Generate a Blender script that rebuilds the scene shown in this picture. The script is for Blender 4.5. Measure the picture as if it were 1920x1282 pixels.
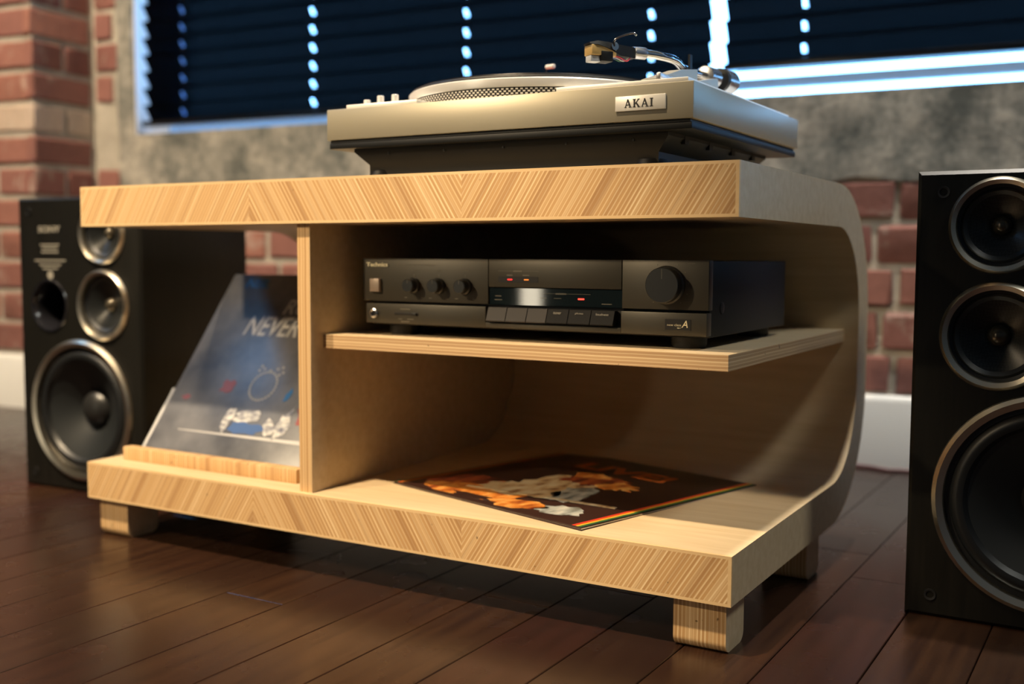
import bpy, bmesh, math, random
from mathutils import Matrix, Vector

# ---------------------------------------------------------------- scene reset
for o in list(bpy.data.objects):
    bpy.data.objects.remove(o, do_unlink=True)
scene = bpy.context.scene
COL = scene.collection
R = math.radians
rng = random.Random(7)

# ---------------------------------------------------------------- camera
cam_d = bpy.data.cameras.new('camera')
cam = bpy.data.objects.new('camera', cam_d)
COL.objects.link(cam)
cam_d.sensor_width = 36.0
cam_d.sensor_fit = 'HORIZONTAL'
cam_d.lens = 38.5
cam_d.clip_start = 0.02
YAW, PITCH, ROLL = -0.5316, 0.0783, 0.0044
fw = Vector((math.sin(YAW) * math.cos(PITCH), math.cos(YAW) * math.cos(PITCH), -math.sin(PITCH)))
rt = Vector((math.cos(YAW), -math.sin(YAW), 0))
up = rt.cross(fw)
r2 = rt * math.cos(ROLL) + up * math.sin(ROLL)
u2 = -rt * math.sin(ROLL) + up * math.cos(ROLL)
cam.matrix_world = Matrix(((r2.x, u2.x, -fw.x, 0.3324), (r2.y, u2.y, -fw.y, -0.9733),
                           (r2.z, u2.z, -fw.z, 0.3804), (0, 0, 0, 1)))
cam_d.dof.use_dof = True
cam_d.dof.focus_distance = 1.08
cam_d.dof.aperture_fstop = 3.0
scene.camera = cam

# ---------------------------------------------------------------- world, lights, exposure
world = bpy.data.worlds.new('daylight')
scene.world = world
world.use_nodes = True
bgn = world.node_tree.nodes['Background']
bgn.inputs['Color'].default_value = (0.20, 0.52, 1.0, 1)
bgn.inputs['Strength'].default_value = 11.0

def area(name, loc, target, sx, sy, power, color, shape='RECTANGLE'):
    l = bpy.data.lights.new(name, 'AREA')
    l.shape = shape
    l.size = sx
    l.size_y = sy
    l.energy = power
    l.color = color
    o = bpy.data.objects.new(name, l)
    COL.objects.link(o)
    o.location = loc
    o.rotation_euler = (Vector(target) - Vector(loc)).to_track_quat('-Z', 'Y').to_euler()
    return o

def spot(name, loc, target, power, color, angle, blend, radius):
    l = bpy.data.lights.new(name, 'SPOT')
    l.energy = power
    l.color = color
    l.spot_size = R(angle)
    l.spot_blend = blend
    l.shadow_soft_size = radius
    o = bpy.data.objects.new(name, l)
    COL.objects.link(o)
    o.location = loc
    o.rotation_euler = (Vector(target) - Vector(loc)).to_track_quat('-Z', 'Y').to_euler()
    return o

WARM = (1.0, 0.77, 0.49)
spot('ceiling_spotlight', (-0.70, -1.15, 2.92), (-0.66, -0.05, 0.1), 630, WARM, 34, 0.7, 0.05)
spot('ceiling_spotlight', (-1.70, -1.20, 2.92), (-2.0, 0.75, 0.45), 640, (1.0, 0.80, 0.56), 56, 0.8, 0.05)
spot('ceiling_spotlight', (0.04, 0.62, 2.92), (-0.15, 1.0, 0.25), 320, (1.0, 0.92, 0.80), 62, 0.8, 0.05)
spot('wall_spotlight', (-2.00, -2.40, 1.95), (-0.60, 0.03, 0.34), 290, WARM, 21, 0.7, 0.06)
area('ceiling_panel_lamp', (1.55, -0.10, 2.88), (0.1, 0.3, 0.1), 0.5, 0.5, 30, (0.95, 0.95, 0.86))
area('column_lamp', (-1.96, -2.95, 0.80), (-1.0, 0.0, 0.80), 0.085, 1.55, 4.5, (1.0, 0.88, 0.66))
# daylight enters through the uncovered part of the back window and a high window in the left wall
pw = area('window_portal', (1.450, 1.270, 1.36), (1.450 + 0.0698, 1.270 - 0.9976, 1.36), 1.18, 1.30, 1, (1, 1, 1))
pw.data.cycles.is_portal = True
pw = area('window_portal', (-3.31, -0.85, 2.55), (0.0, -0.85, 2.55), 1.2, 0.6, 1, (1, 1, 1))
pw.data.cycles.is_portal = True

scene.view_settings.view_transform = 'Standard'
scene.view_settings.look = 'None'
scene.view_settings.exposure = 0.0
scene.view_settings.gamma = 1.0
scene.view_settings.use_curve_mapping = False

# ---------------------------------------------------------------- materials
def new_mat(name):
    m = bpy.data.materials.new(name)
    m.use_nodes = True
    nt = m.node_tree
    b = nt.nodes['Principled BSDF']
    return m, nt, b

def plain(name, col, rough=0.5, metal=0.0, spec=0.5, emit=None, estr=0.0, coat=0.0):
    m, nt, b = new_mat(name)
    b.inputs['Base Color'].default_value = (*col, 1)
    b.inputs['Roughness'].default_value = rough
    b.inputs['Metallic'].default_value = metal
    b.inputs['Specular IOR Level'].default_value = spec
    b.inputs['Coat Weight'].default_value = coat
    if emit:
        b.inputs['Emission Color'].default_value = (*emit, 1)
        b.inputs['Emission Strength'].default_value = estr
    return m

def N(nt, t, **kw):
    n = nt.nodes.new(t)
    for k, v in kw.items():
        setattr(n, k, v)
    return n

def ramp(nt, fac, stops, interp='LINEAR'):
    r = N(nt, 'ShaderNodeValToRGB')
    r.color_ramp.interpolation = interp
    e = r.color_ramp.elements
    while len(e) < len(stops):
        e.new(0.5)
    for i, (p, c) in enumerate(stops):
        e[i].position = p
        e[i].color = (*c, 1)
    nt.links.new(fac, r.inputs['Fac'])
    return r.outputs['Color']

def math_n(nt, op, a, b=None):
    n = N(nt, 'ShaderNodeMath', operation=op)
    for i, v in enumerate((a, b)):
        if v is None:
            continue
        if isinstance(v, (int, float)):
            n.inputs[i].default_value = v
        else:
            nt.links.new(v, n.inputs[i])
    return n.outputs[0]

def mix(nt, fac, a, b, mode='MIX'):
    n = N(nt, 'ShaderNodeMix', data_type='RGBA', blend_type=mode)
    if isinstance(fac, (int, float)):
        n.inputs[0].default_value = fac
    else:
        nt.links.new(fac, n.inputs[0])
    for s, v in ((6, a), (7, b)):
        if isinstance(v, tuple):
            n.inputs[s].default_value = (*v, 1)
        else:
            nt.links.new(v, n.inputs[s])
    return n.outputs[2]

def coords(nt, scale=(1, 1, 1), kind='Object'):
    tc = N(nt, 'ShaderNodeTexCoord')
    mp = N(nt, 'ShaderNodeMapping')
    mp.inputs['Scale'].default_value = scale
    nt.links.new(tc.outputs[kind], mp.inputs['Vector'])
    return mp.outputs['Vector']

def noise(nt, vec, scale, detail=4, rough=0.55, out='Fac'):
    n = N(nt, 'ShaderNodeTexNoise')
    n.inputs['Scale'].default_value = scale
    n.inputs['Detail'].default_value = detail
    n.inputs['Roughness'].default_value = rough
    if vec is not None:
        nt.links.new(vec, n.inputs['Vector'])
    return n.outputs[out]

def bump(nt, b, h, strength=0.2, dist=0.002):
    n = N(nt, 'ShaderNodeBump')
    n.inputs['Strength'].default_value = strength
    n.inputs['Distance'].default_value = dist
    nt.links.new(h, n.inputs['Height'])
    nt.links.new(n.outputs['Normal'], b.inputs['Normal'])

def birch(name, c1, c2, grain=(2.5, 30, 30)):
    m, nt, b = new_mat(name)
    v = coords(nt, grain)
    n1 = noise(nt, v, 3.0, 5)
    v2 = coords(nt, (3, 9, 9))
    n2 = noise(nt, v2, 2.0, 3)
    c = ramp(nt, n1, [(0.3, c2), (0.7, c1)])
    c = mix(nt, math_n(nt, 'MULTIPLY', n2, 0.25), c, tuple(x * 0.72 for x in c2))
    nt.links.new(c, b.inputs['Base Color'])
    b.inputs['Roughness'].default_value = 0.5
    b.inputs['Specular IOR Level'].default_value = 0.3
    return m

def ply(name, direction, period, light, mid, dark, grain_along):
    """edge of laminated plywood: alternating pale and brown plies across `direction`"""
    m, nt, b = new_mat(name)
    tc = N(nt, 'ShaderNodeTexCoord')
    dt = N(nt, 'ShaderNodeVectorMath', operation='DOT_PRODUCT')
    nt.links.new(tc.outputs['Object'], dt.inputs[0])
    dt.inputs[1].default_value = direction
    warp = noise(nt, tc.outputs['Object'], 18.0, 2)
    t = math_n(nt, 'ADD', dt.outputs['Value'], math_n(nt, 'MULTIPLY', warp, 0.0012))
    s = math_n(nt, 'DIVIDE', t, period)
    half = math_n(nt, 'MULTIPLY', s, 2.0)
    idx = math_n(nt, 'FLOOR', half)
    wn = N(nt, 'ShaderNodeTexWhiteNoise', noise_dimensions='1D')
    nt.links.new(idx, wn.inputs['W'])
    fr = math_n(nt, 'FRACT', s)
    big = N(nt, 'ShaderNodeTexNoise', noise_dimensions='1D')
    big.inputs['Scale'].default_value = 0.22
    big.inputs['Detail'].default_value = 2
    nt.links.new(s, big.inputs['W'])
    base = ramp(nt, fr, [(0.0, mid), (0.60, mid), (0.68, light), (0.90, light), (0.98, mid)])
    alt = ramp(nt, wn.outputs['Value'], [(0.0, light), (0.30, mid), (0.65, mid), (1.0, dark)])
    c = mix(nt, 0.42, base, alt)
    bigf = ramp(nt, big.outputs[0], [(0.56, (0, 0, 0)), (0.72, (0.6, 0.6, 0.6))])
    c = mix(nt, bigf, c, dark)
    g = noise(nt, coords(nt, grain_along), 1.0, 5)
    c = mix(nt, math_n(nt, 'MULTIPLY', g, 0.22), c, mid)
    vo = noise(nt, coords(nt, (130, 130, 130)), 1.0, 1)
    voids = ramp(nt, vo, [(0.74, (0, 0, 0)), (0.80, (0.8, 0.8, 0.8))])
    c = mix(nt, voids, c, tuple(x * 0.35 for x in dark))
    nt.links.new(c, b.inputs['Base Color'])
    b.inputs['Roughness'].default_value = 0.5
    b.inputs['Specular IOR Level'].default_value = 0.3
    bump(nt, b, fr, 0.05, 0.0005)
    return m

PL, PM, PD = (0.88, 0.68, 0.41), (0.56, 0.335, 0.145), (0.33, 0.165, 0.065)
SL = 0.64
M = {}
M['birch'] = birch('birch_veneer', (0.69, 0.545, 0.355), (0.59, 0.44, 0.26))
M['birch_edge'] = birch('birch_edge_strip', (0.80, 0.58, 0.32), (0.72, 0.49, 0.25))
M['ply_fwd'] = ply('ply_diagonal_rising', (1, 0, -SL), 0.0050, PL, PM, PD, (60, 60, 60))
M['ply_back'] = ply('ply_diagonal_falling', (1, 0, SL), 0.0058, PL, PM, PD, (60, 60, 60))
M['ply_z'] = ply('ply_shelf_edge', (0, 0, 1), 0.0036, PL, (0.52, 0.33, 0.17), (0.36, 0.21, 0.11), (14, 14, 200))
M['ply_x'] = ply('ply_upright_edge', (1, 0, 0), 0.0042, PL, PM, PD, (200, 14, 14))
M['ply_foot'] = ply('ply_foot_edge', (1, 0, 0), 0.0040, PL, PM, PD, (200, 14, 14))

def mat_floor():
    m, nt, b = new_mat('dark_hardwood')
    oi = N(nt, 'ShaderNodeObjectInfo')
    v = coords(nt, (40, 2.2, 10))
    ad = N(nt, 'ShaderNodeVectorMath', operation='ADD')
    nt.links.new(v, ad.inputs[0])
    nt.links.new(oi.outputs['Location'], ad.inputs[1])
    g = noise(nt, ad.outputs[0], 1.6, 6, 0.6)
    c1 = ramp(nt, oi.outputs['Random'], [(0, (0.024, 0.0090, 0.0055)), (0.35, (0.040, 0.018, 0.0090)),
                                         (0.7, (0.018, 0.0090, 0.0065)), (1, (0.050, 0.014, 0.0095))])
    c2 = mix(nt, ramp(nt, g, [(0.35, (0, 0, 0)), (0.7, (1, 1, 1))]), c1, (0.016, 0.007, 0.005))
    nt.links.new(c2, b.inputs['Base Color'])
    rr = noise(nt, coords(nt, (3, 3, 3)), 3.0, 4)
    rgh = ramp(nt, rr, [(0.3, (0.25, 0.25, 0.25)), (0.75, (0.29, 0.29, 0.29))])
    nt.links.new(rgh, b.inputs['Roughness'])
    b.inputs['Specular IOR Level'].default_value = 0.36
    bump(nt, b, g, 0.03, 0.001)
    return m
M['floor'] = mat_floor()
M['gap'] = plain('floor_gap', (0.006, 0.004, 0.003), 0.9)

def mat_brick(name, stops, pale):
    m, nt, b = new_mat(name)
    oi = N(nt, 'ShaderNodeObjectInfo')
    v = coords(nt, (1, 1, 1))
    ad = N(nt, 'ShaderNodeVectorMath', operation='ADD')
    nt.links.new(v, ad.inputs[0])
    nt.links.new(oi.outputs['Location'], ad.inputs[1])
    c = ramp(nt, oi.outputs['Random'], stops)
    n = noise(nt, ad.outputs[0], 38.0, 6, 0.65)
    c = mix(nt, ramp(nt, n, [(0.35, (0, 0, 0)), (0.8, (0.55, 0.55, 0.55))]), c, tuple(x * 0.5 for x in stops[0][1]))
    n2 = noise(nt, ad.outputs[0], 13.0, 5, 0.6)
    c = mix(nt, ramp(nt, n2, [(0.58, (0, 0, 0)), (0.78, (pale, pale, pale))]), c, (0.62, 0.54, 0.46))
    nt.links.new(c, b.inputs['Base Color'])
    b.inputs['Roughness'].default_value = 0.85
    bump(nt, b, n, 0.5, 0.004)
    return m
M['brick'] = mat_brick('red_brick', [(0, (0.30, 0.128, 0.102)), (0.4, (0.25, 0.105, 0.088)),
                                     (0.7, (0.36, 0.155, 0.115)), (1, (0.22, 0.088, 0.078))], 0.8)
M['brick_pale'] = mat_brick('limewashed_brick', [(0, (0.56, 0.44, 0.34)), (0.5, (0.50, 0.36, 0.29)), (1, (0.62, 0.50, 0.40))], 0.9)

def mat_mineral(name, stops, scale, b_str=0.5):
    m, nt, b = new_mat(name)
    v = coords(nt)
    n = noise(nt, v, scale, 8, 0.66)
    n2 = noise(nt, v, scale * 9, 4, 0.6)
    f = math_n(nt, 'ADD', math_n(nt, 'MULTIPLY', n, 0.8), math_n(nt, 'MULTIPLY', n2, 0.2))
    nt.links.new(ramp(nt, f, stops), b.inputs['Base Color'])
    b.inputs['Roughness'].default_value = 0.9
    bump(nt, b, f, b_str, 0.01)
    return m
M['concrete'] = mat_mineral('rough_render', [(0.40, (0.10, 0.105, 0.095)), (0.50, (0.24, 0.23, 0.20)), (0.60, (0.44, 0.40, 0.34))], 7.0)
M['mortar'] = mat_mineral('mortar', [(0.3, (0.30, 0.27, 0.22)), (0.7, (0.56, 0.51, 0.43))], 14.0)
M['plaster'] = plain('plaster', (0.14, 0.13, 0.115), 0.9)
M['white_paint'] = plain('white_gloss_paint', (0.86, 0.85, 0.81), 0.35)
M['reveal'] = plain('white_reveal_paint', (0.85, 0.85, 0.85), 0.6)
M['frame_skylight'] = plain('window_frame_skylight', (0.15, 0.34, 0.74), 0.4)  # blue skylight falling on the frame is put into its base colour
M['sash'] = plain('sash_paint', (0.62, 0.67, 0.70), 0.4)
M['slat'] = plain('black_slat', (0.003, 0.004, 0.006), 0.22, 0, 0.5)
M['cord'] = plain('blind_cord', (0.02, 0.02, 0.022), 0.7)

def mat_glass():
    m = bpy.data.materials.new('window_glass')
    m.use_nodes = True
    nt = m.node_tree
    nt.nodes.clear()
    o = N(nt, 'ShaderNodeOutputMaterial')
    t = N(nt, 'ShaderNodeBsdfTransparent')
    g = N(nt, 'ShaderNodeBsdfGlossy')
    g.inputs['Roughness'].default_value = 0.02
    f = N(nt, 'ShaderNodeFresnel')
    f.inputs['IOR'].default_value = 1.3
    mx = N(nt, 'ShaderNodeMixShader')
    nt.links.new(f.outputs[0], mx.inputs[0])
    nt.links.new(t.outputs[0], mx.inputs[1])
    nt.links.new(g.outputs[0], mx.inputs[2])
    nt.links.new(mx.outputs[0], o.inputs['Surface'])
    return m
M['glass'] = mat_glass()

# ---------------------------------------------------------------- mesh helpers
def smooth(me, ang=35):
    me.polygons.foreach_set('use_smooth', [True] * len(me.polygons))
    me.set_sharp_from_angle(angle=R(ang))

def link(name, me, mat, parent=None, sm=True):
    o = bpy.data.objects.new(name, me)
    COL.objects.link(o)
    if mat is not None:
        for m in (mat if isinstance(mat, (list, tuple)) else [mat]):
            me.materials.append(m)
    if parent is not None:
        o.parent = parent
    return o

def obj(name, bm, mat, parent=None, ang=35):
    bmesh.ops.recalc_face_normals(bm, faces=bm.faces[:])
    me = bpy.data.meshes.new(name)
    bm.to_mesh(me)
    bm.free()
    smooth(me, ang)
    return link(name, me, mat, parent)

def tag(o, label=None, cat=None, group=None, kind=None):
    if label:
        o['label'] = label
    if cat:
        o['category'] = cat
    if group:
        o['group'] = group
    if kind:
        o['kind'] = kind
    return o

def thing(name, label, cat, loc=(0, 0, 0), rz=0.0, group=None, rot=None):
    o = bpy.data.objects.new(name, None)
    COL.objects.link(o)
    o.empty_display_size = 0.05
    o.location = loc
    o.rotation_euler = rot if rot else (0, 0, rz)
    return tag(o, label, cat, group)

def part_label(o, s):
    o['label'] = s
    return o

def add_box(bm, x0, x1, y0, y1, z0, z1, bev=0.0, mi=0):
    vs = [bm.verts.new(p) for p in ((x0, y0, z0), (x1, y0, z0), (x1, y1, z0), (x0, y1, z0),
                                    (x0, y0, z1), (x1, y0, z1), (x1, y1, z1), (x0, y1, z1))]
    fs = [bm.faces.new([vs[i] for i in f]) for f in ((0, 3, 2, 1), (4, 5, 6, 7), (0, 1, 5, 4), (1, 2, 6, 5), (2, 3, 7, 6), (3, 0, 4, 7))]
    for f in fs:
        f.material_index = mi
    if bev > 0:
        es = list({e for f in fs for e in f.edges})
        bmesh.ops.bevel(bm, geom=es, offset=bev, segments=2, profile=0.5, affect='EDGES')
    return fs

def box(name, x0, x1, y0, y1, z0, z1, mat, parent=None, bev=0.0):
    bm = bmesh.new()
    add_box(bm, x0, x1, y0, y1, z0, z1, bev)
    return obj(name, bm, mat, parent)

def add_lathe(bm, prof, M4=None, seg=48, a0=0.0, close=False):
    """profile of (radius, height) turned about local z, then moved by M4"""
    rings = []
    for r, h in prof:
        if r < 1e-6:
            rings.append([bm.verts.new((0, 0, h))])
        else:
            rings.append([bm.verts.new((r * math.cos(a0 + 2 * math.pi * k / seg), r * math.sin(a0 + 2 * math.pi * k / seg), h)) for k in range(seg)])
    for a, b in zip(rings[:-1], rings[1:]):
        for k in range(seg):
            k2 = (k + 1) % seg
            if len(a) == 1 and len(b) == 1:
                continue
            if len(a) == 1:
                bm.faces.new((a[0], b[k], b[k2]))
            elif len(b) == 1:
                bm.faces.new((a[k], a[k2], b[0]))
            else:
                bm.faces.new((a[k], a[k2], b[k2], b[k]))
    if M4 is not None:
        vs = [v for r in rings for v in r]
        bmesh.ops.transform(bm, matrix=M4, verts=vs)

FRONT = Matrix(((1, 0, 0, 0), (0, 0, -1, 0), (0, 1, 0, 0), (0, 0, 0, 1)))   # local z -> -y (towards the room)
def lathe(name, prof, mat, parent=None, at=(0, 0, 0), facing='up', seg=48, ang=35):
    bm = bmesh.new()
    m4 = Matrix.Translation(at)
    if facing == 'front':
        m4 = m4 @ FRONT
    add_lathe(bm, prof, m4, seg)
    return obj(name, bm, mat, parent, ang)

def add_tube(bm, pts, rad, seg=10, caps=True):
    pts = [Vector(p) for p in pts]
    rads = rad if isinstance(rad, (list, tuple)) else [rad] * len(pts)
    rings = []
    prev = None
    for i, p in enumerate(pts):
        d = (pts[min(i + 1, len(pts) - 1)] - pts[max(i - 1, 0)]).normalized()
        if prev is None:
            a = d.orthogonal().normalized()
        else:
            a = (prev - d * prev.dot(d)).normalized()
        prev = a
        b = d.cross(a)
        rings.append([bm.verts.new(p + (a * math.cos(2 * math.pi * k / seg) + b * math.sin(2 * math.pi * k / seg)) * rads[i]) for k in range(seg)])
    for a, b in zip(rings[:-1], rings[1:]):
        for k in range(seg):
            bm.faces.new((a[k], a[(k + 1) % seg], b[(k + 1) % seg], b[k]))
    if caps:
        bm.faces.new(rings[0][::-1])
        bm.faces.new(rings[-1])

def catmull(pts, n=8):
    P = [Vector(p) for p in pts]
    P = [P[0] * 2 - P[1]] + P + [P[-1] * 2 - P[-2]]
    out = []
    for i in range(1, len(P) - 2):
        for k in range(n):
            t = k / n
            out.append(0.5 * ((2 * P[i]) + (P[i + 1] - P[i - 1]) * t + (2 * P[i - 1] - 5 * P[i] + 4 * P[i + 1] - P[i + 2]) * t * t
                              + (3 * P[i] - P[i - 1] - 3 * P[i + 1] + P[i + 2]) * t ** 3))
    out.append(P[-2])
    return out

def tube(name, pts, rad, mat, parent=None, seg=10):
    bm = bmesh.new()
    add_tube(bm, pts, rad, seg)
    return obj(name, bm, mat, parent)

def extrude_x(name, prof, x0, x1, mat, parent=None, side_mat=None, front_from=None):
    """(y,z) outline extruded along x; side_mat for the end faces"""
    bm = bmesh.new()
    a = [bm.verts.new((x0, y, z)) for y, z in prof]
    b = [bm.verts.new((x1, y, z)) for y, z in prof]
    n = len(prof)
    for i in range(n):
        bm.faces.new((a[i], a[(i + 1) % n], b[(i + 1) % n], b[i]))
    e1, e2 = bm.faces.new(a), bm.faces.new(b)
    mats = [mat]
    if side_mat:
        mats.append(side_mat)
        e1.material_index = e2.material_index = 1
    return obj(name, bm, mats, parent)

def extrude_y(name, prof, y0, y1, mat, parent=None):
    bm = bmesh.new()
    a = [bm.verts.new((x, y0, z)) for x, z in prof]
    b = [bm.verts.new((x, y1, z)) for x, z in prof]
    n = len(prof)
    for i in range(n):
        bm.faces.new((a[i], a[(i + 1) % n], b[(i + 1) % n], b[i]))
    bm.faces.new(a)
    bm.faces.new(b)
    return obj(name, bm, mat, parent)

def flat_polys(name, polys, M4, mat, parent, thick=0.0002):
    """2-D outlines laid on a plane given by M4 (x,y in plane), with a hair of thickness"""
    bm = bmesh.new()
    for poly in polys:
        a = [bm.verts.new((x, y, 0)) for x, y in poly]
        b = [bm.verts.new((x, y, thick)) for x, y in poly]
        n = len(poly)
        bm.faces.new(b)
        for i in range(n):
            bm.faces.new((a[i], a[(i + 1) % n], b[(i + 1) % n], b[i]))
    bmesh.ops.transform(bm, matrix=M4, verts=bm.verts[:])
    return obj(name, bm, mat, parent)

def text(name, s, w, h, M4, mat, parent, bold=0.0, thick=0.0003, shear=0.0, spacing=1.0):
    """lettering fitted into w x h, centred on M4's origin in its xy plane"""
    c = bpy.data.curves.new('lettering_tmp', 'FONT')
    c.body = s
    c.size = 1.0
    c.offset = bold
    c.shear = shear
    c.space_character = spacing
    c.resolution_u = 3
    t = bpy.data.objects.new('lettering_tmp', c)
    COL.objects.link(t)
    bpy.context.view_layer.update()
    me = bpy.data.meshes.new_from_object(t.evaluated_get(bpy.context.evaluated_depsgraph_get()))
    bpy.data.objects.remove(t, do_unlink=True)
    bpy.data.curves.remove(c)
    xs = [v.co.x for v in me.vertices]
    ys = [v.co.y for v in me.vertices]
    cx, cy = (max(xs) + min(xs)) / 2, (max(ys) + min(ys)) / 2
    sx, sy = w / (max(xs) - min(xs)), h / (max(ys) - min(ys))
    for v in me.vertices:
        v.co = M4 @ Vector(((v.co.x - cx) * sx, (v.co.y - cy) * sy, thick))
    me.materials.clear()
    me.name = name
    return link(name, me, mat, parent)

def front_plane(x, y, z):
    return Matrix.Translation((x, y, z)) @ Matrix.Rotation(R(90), 4, 'X')

def rect(x0, x1, y0, y1):
    return [(x0, y0), (x1, y0), (x1, y1), (x0, y1)]

# ================================================================ THE SETTING
RX0, RX1, RY0 = -3.3, 2.4, -3.4
CEIL = 3.0
WALL_O = Vector((-0.085, 1.07, 0.0))
WALL_A = R(4.0)

# ---- floor boards, running towards the window wall
floor = box('floor', RX0, RX1, RY0, 1.32, -0.06, -0.022, M['gap'])
tag(floor, 'dark polished hardwood board floor', kind='structure')
BW = 0.0845
def plank_mesh(L):
    bm = bmesh.new()
    add_box(bm, 0.0006, BW - 0.0006, 0.0006, L - 0.0006, -0.02, 0.0)
    es = [e for e in bm.edges if all(v.co.z > -0.001 for v in e.verts)]
    bmesh.ops.bevel(bm, geom=es, offset=0.0007, segments=1, affect='EDGES')
    me = bpy.data.meshes.new('plank')
    bm.to_mesh(me)
    bm.free()
    me.materials.append(M['floor'])
    return me
PLANKS = {L: plank_mesh(L) for L in (1.1, 1.4, 1.75)}
k0 = int((RX0 - 0.0315) / BW) + 1
for k in range(k0, int((RX1 - 0.0315) / BW)):
    x = 0.0315 + k * BW
    y = RY0 - rng.uniform(0, 0.9)
    if k == -7:
        y = -0.0915 - 1.4 * 3
    while y < 1.15:
        L = rng.choice((1.1, 1.4, 1.75))
        if k == -7:
            L = 1.4
        if y + L > RY0 + 0.1:
            o = bpy.data.objects.new('plank', PLANKS[L])
            COL.objects.link(o)
            o.parent = floor
            o.location = (x, y, 0)
        y += L

# ---- window wall (built in its own frame: x along the wall, y into it)
def wall_struct(name, fn, mat, label=None):
    bm = bmesh.new()
    fn(bm)
    o = obj(name, bm, mat)
    o.location = WALL_O
    o.rotation_euler = (0, 0, WALL_A)
    tag(o, label, kind='structure')
    return o

WU0, WU1 = -1.815, 2.15          # window opening
WZ0, WZ1 = 0.68, 2.05
UL, UR = -3.25, 2.5
def _wall(bm):
    add_box(bm, UL, UR, 0.006, 0.19, -0.02, WZ0)
    add_box(bm, UL, UR, 0.006, 0.19, WZ1, CEIL + 0.05)
    add_box(bm, UL, WU0, 0.006, 0.19, WZ0, WZ1)
    add_box(bm, WU1, UR, 0.006, 0.19, WZ0, WZ1)
wall_back = wall_struct('wall_back', _wall, M['mortar'], 'old brick wall with rendered band under the window')

def rough_slab(name, u0, u1, z0, z1, depth, parent, mat, nu, nz, amp=0.003, edge=0.006):
    bm = bmesh.new()
    g = []
    r = random.Random(int(abs(u0) * 1000) + int(z0 * 100))
    for i in range(nu + 1):
        row = []
        for j in range(nz + 1):
            u = u0 + (u1 - u0) * i / nu
            z = z0 + (z1 - z0) * j / nz
            if j == 0:
                z += r.uniform(-edge, edge)
            row.append(bm.verts.new((u, -depth + r.uniform(-amp, amp), z)))
        g.append(row)
    for i in range(nu):
        for j in range(nz):
            bm.faces.new((g[i][j], g[i + 1][j], g[i + 1][j + 1], g[i][j + 1]))
    rim = [e for e in bm.edges if e.is_boundary]
    ex = bmesh.ops.extrude_edge_only(bm, edges=rim)
    for v in ex['geom']:
        if isinstance(v, bmesh.types.BMVert):
            v.co.y = 0.03
    return obj(name, bm, mat, parent, 60)

rough_slab('render_band', -1.865, UR - 0.05, 0.522, WZ0, 0.003, wall_back, M['concrete'], 110, 5)
rough_slab('render_jamb', -1.868, WU0, WZ0 + 0.001, WZ1, 0.003, wall_back, M['concrete'], 2, 24)

# bricks
def brick_mesh(seed, L=0.215, H=0.0645, D=0.03):
    r = random.Random(seed)
    bm = bmesh.new()
    add_box(bm, -L / 2, L / 2, 0, D, -H / 2, H / 2)
    bmesh.ops.bevel(bm, geom=bm.edges[:], offset=0.004, segments=1, affect='EDGES')
    for v in bm.verts:
        v.co += Vector((r.uniform(-.003, .003), r.uniform(-.0022, .0022) if v.co.y < .01 else 0, r.uniform(-.0028, .0028)))
    bmesh.ops.recalc_face_normals(bm, faces=bm.faces[:])
    me = bpy.data.meshes.new('brick')
    bm.to_mesh(me)
    bm.free()
    smooth(me, 25)
    return me
BRICKS = {}
for mk in ('brick', 'brick_pale'):
    BRICKS[mk] = []
    for s in range(6):
        me = brick_mesh(s)
        me.materials.append(M[mk])
        BRICKS[mk].append(me)
def put_brick(parent, u0, u1, v, z, kind='brick', turn=False, h=1.0):
    o = bpy.data.objects.new('brick', rng.choice(BRICKS[kind]))
    COL.objects.link(o)
    o.parent = parent
    L = abs(u1 - u0)
    o.scale = (L / 0.215, 1, h)
    if turn:      # u0,u1 are depths, v is the wall coordinate of a face looking towards +x
        o.location = (v, (u0 + u1) / 2, z)
        o.rotation_euler = (0, 0, R(90))
    else:
        o.location = ((u0 + u1) / 2, v, z)
    return o

ROW = 0.0785
rows = [0.484 - ROW * i for i in range(5)]
for i, z in enumerate(rows):
    j0 = 0.012 if i % 2 == 0 else -0.025 + 0.0
    if i == 3:
        j0 = -0.012
    u = j0 - 0.23 * 9
    while u < 2.4:
        a, b_ = max(u + 0.006, -1.94), min(u + 0.224, 2.45)
        if b_ - a > 0.03:
            put_brick(wall_back, a, b_, -0.002 + rng.uniform(-.002, .002), z)
        u += 0.23
for i in range(0, 14):       # narrow strip of brick between pier and window
    z = 0.484 + ROW * (i + 1)
    if i in (1, 2):
        continue
    w = 0.055 if i % 2 else 0.075
    put_brick(wall_back, -1.945, -1.945 + w, -0.002, z, 'brick')

# ---- brick pier at the left
PU, PV = -1.958, -0.185
def _pier(bm):
    add_box(bm, -3.2, PU - 0.007, PV + 0.007, 0.02, -0.02, CEIL)
pier = wall_struct('wall_pier', _pier, M['mortar'], 'red brick pier left of the window')
prow = 0.0765
z = 0.175
i = 0
while z < 1.9:
    pale = 0.66 < z < 0.75
    kd = 'brick_pale' if pale else 'brick'
    u = PU - 0.024 if i % 2 else PU - 0.024 + 0.002
    first = 0.105 if i % 2 else 0.19
    while u > -3.15 and z < 1.5:
        w = first
        first = 0.215
        put_brick(pier, u - w, u, PV, z, kd if rng.random() < .9 else 'brick', h=0.97)
        u -= w + 0.013
        if u < -2.75:
            break
    if z < 1.5:
        if i % 2:
            put_brick(pier, PV + 0.001, PV + 0.092, PU, z, kd, True, 0.97)
            put_brick(pier, PV + 0.104, -0.004, PU, z, 'brick' if not pale else kd, True, 0.97)
        else:
            put_brick(pier, PV + 0.001, -0.006, PU, z, kd if i != 10 else 'brick', True, 0.97)
    z += prow
    i += 1

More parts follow.
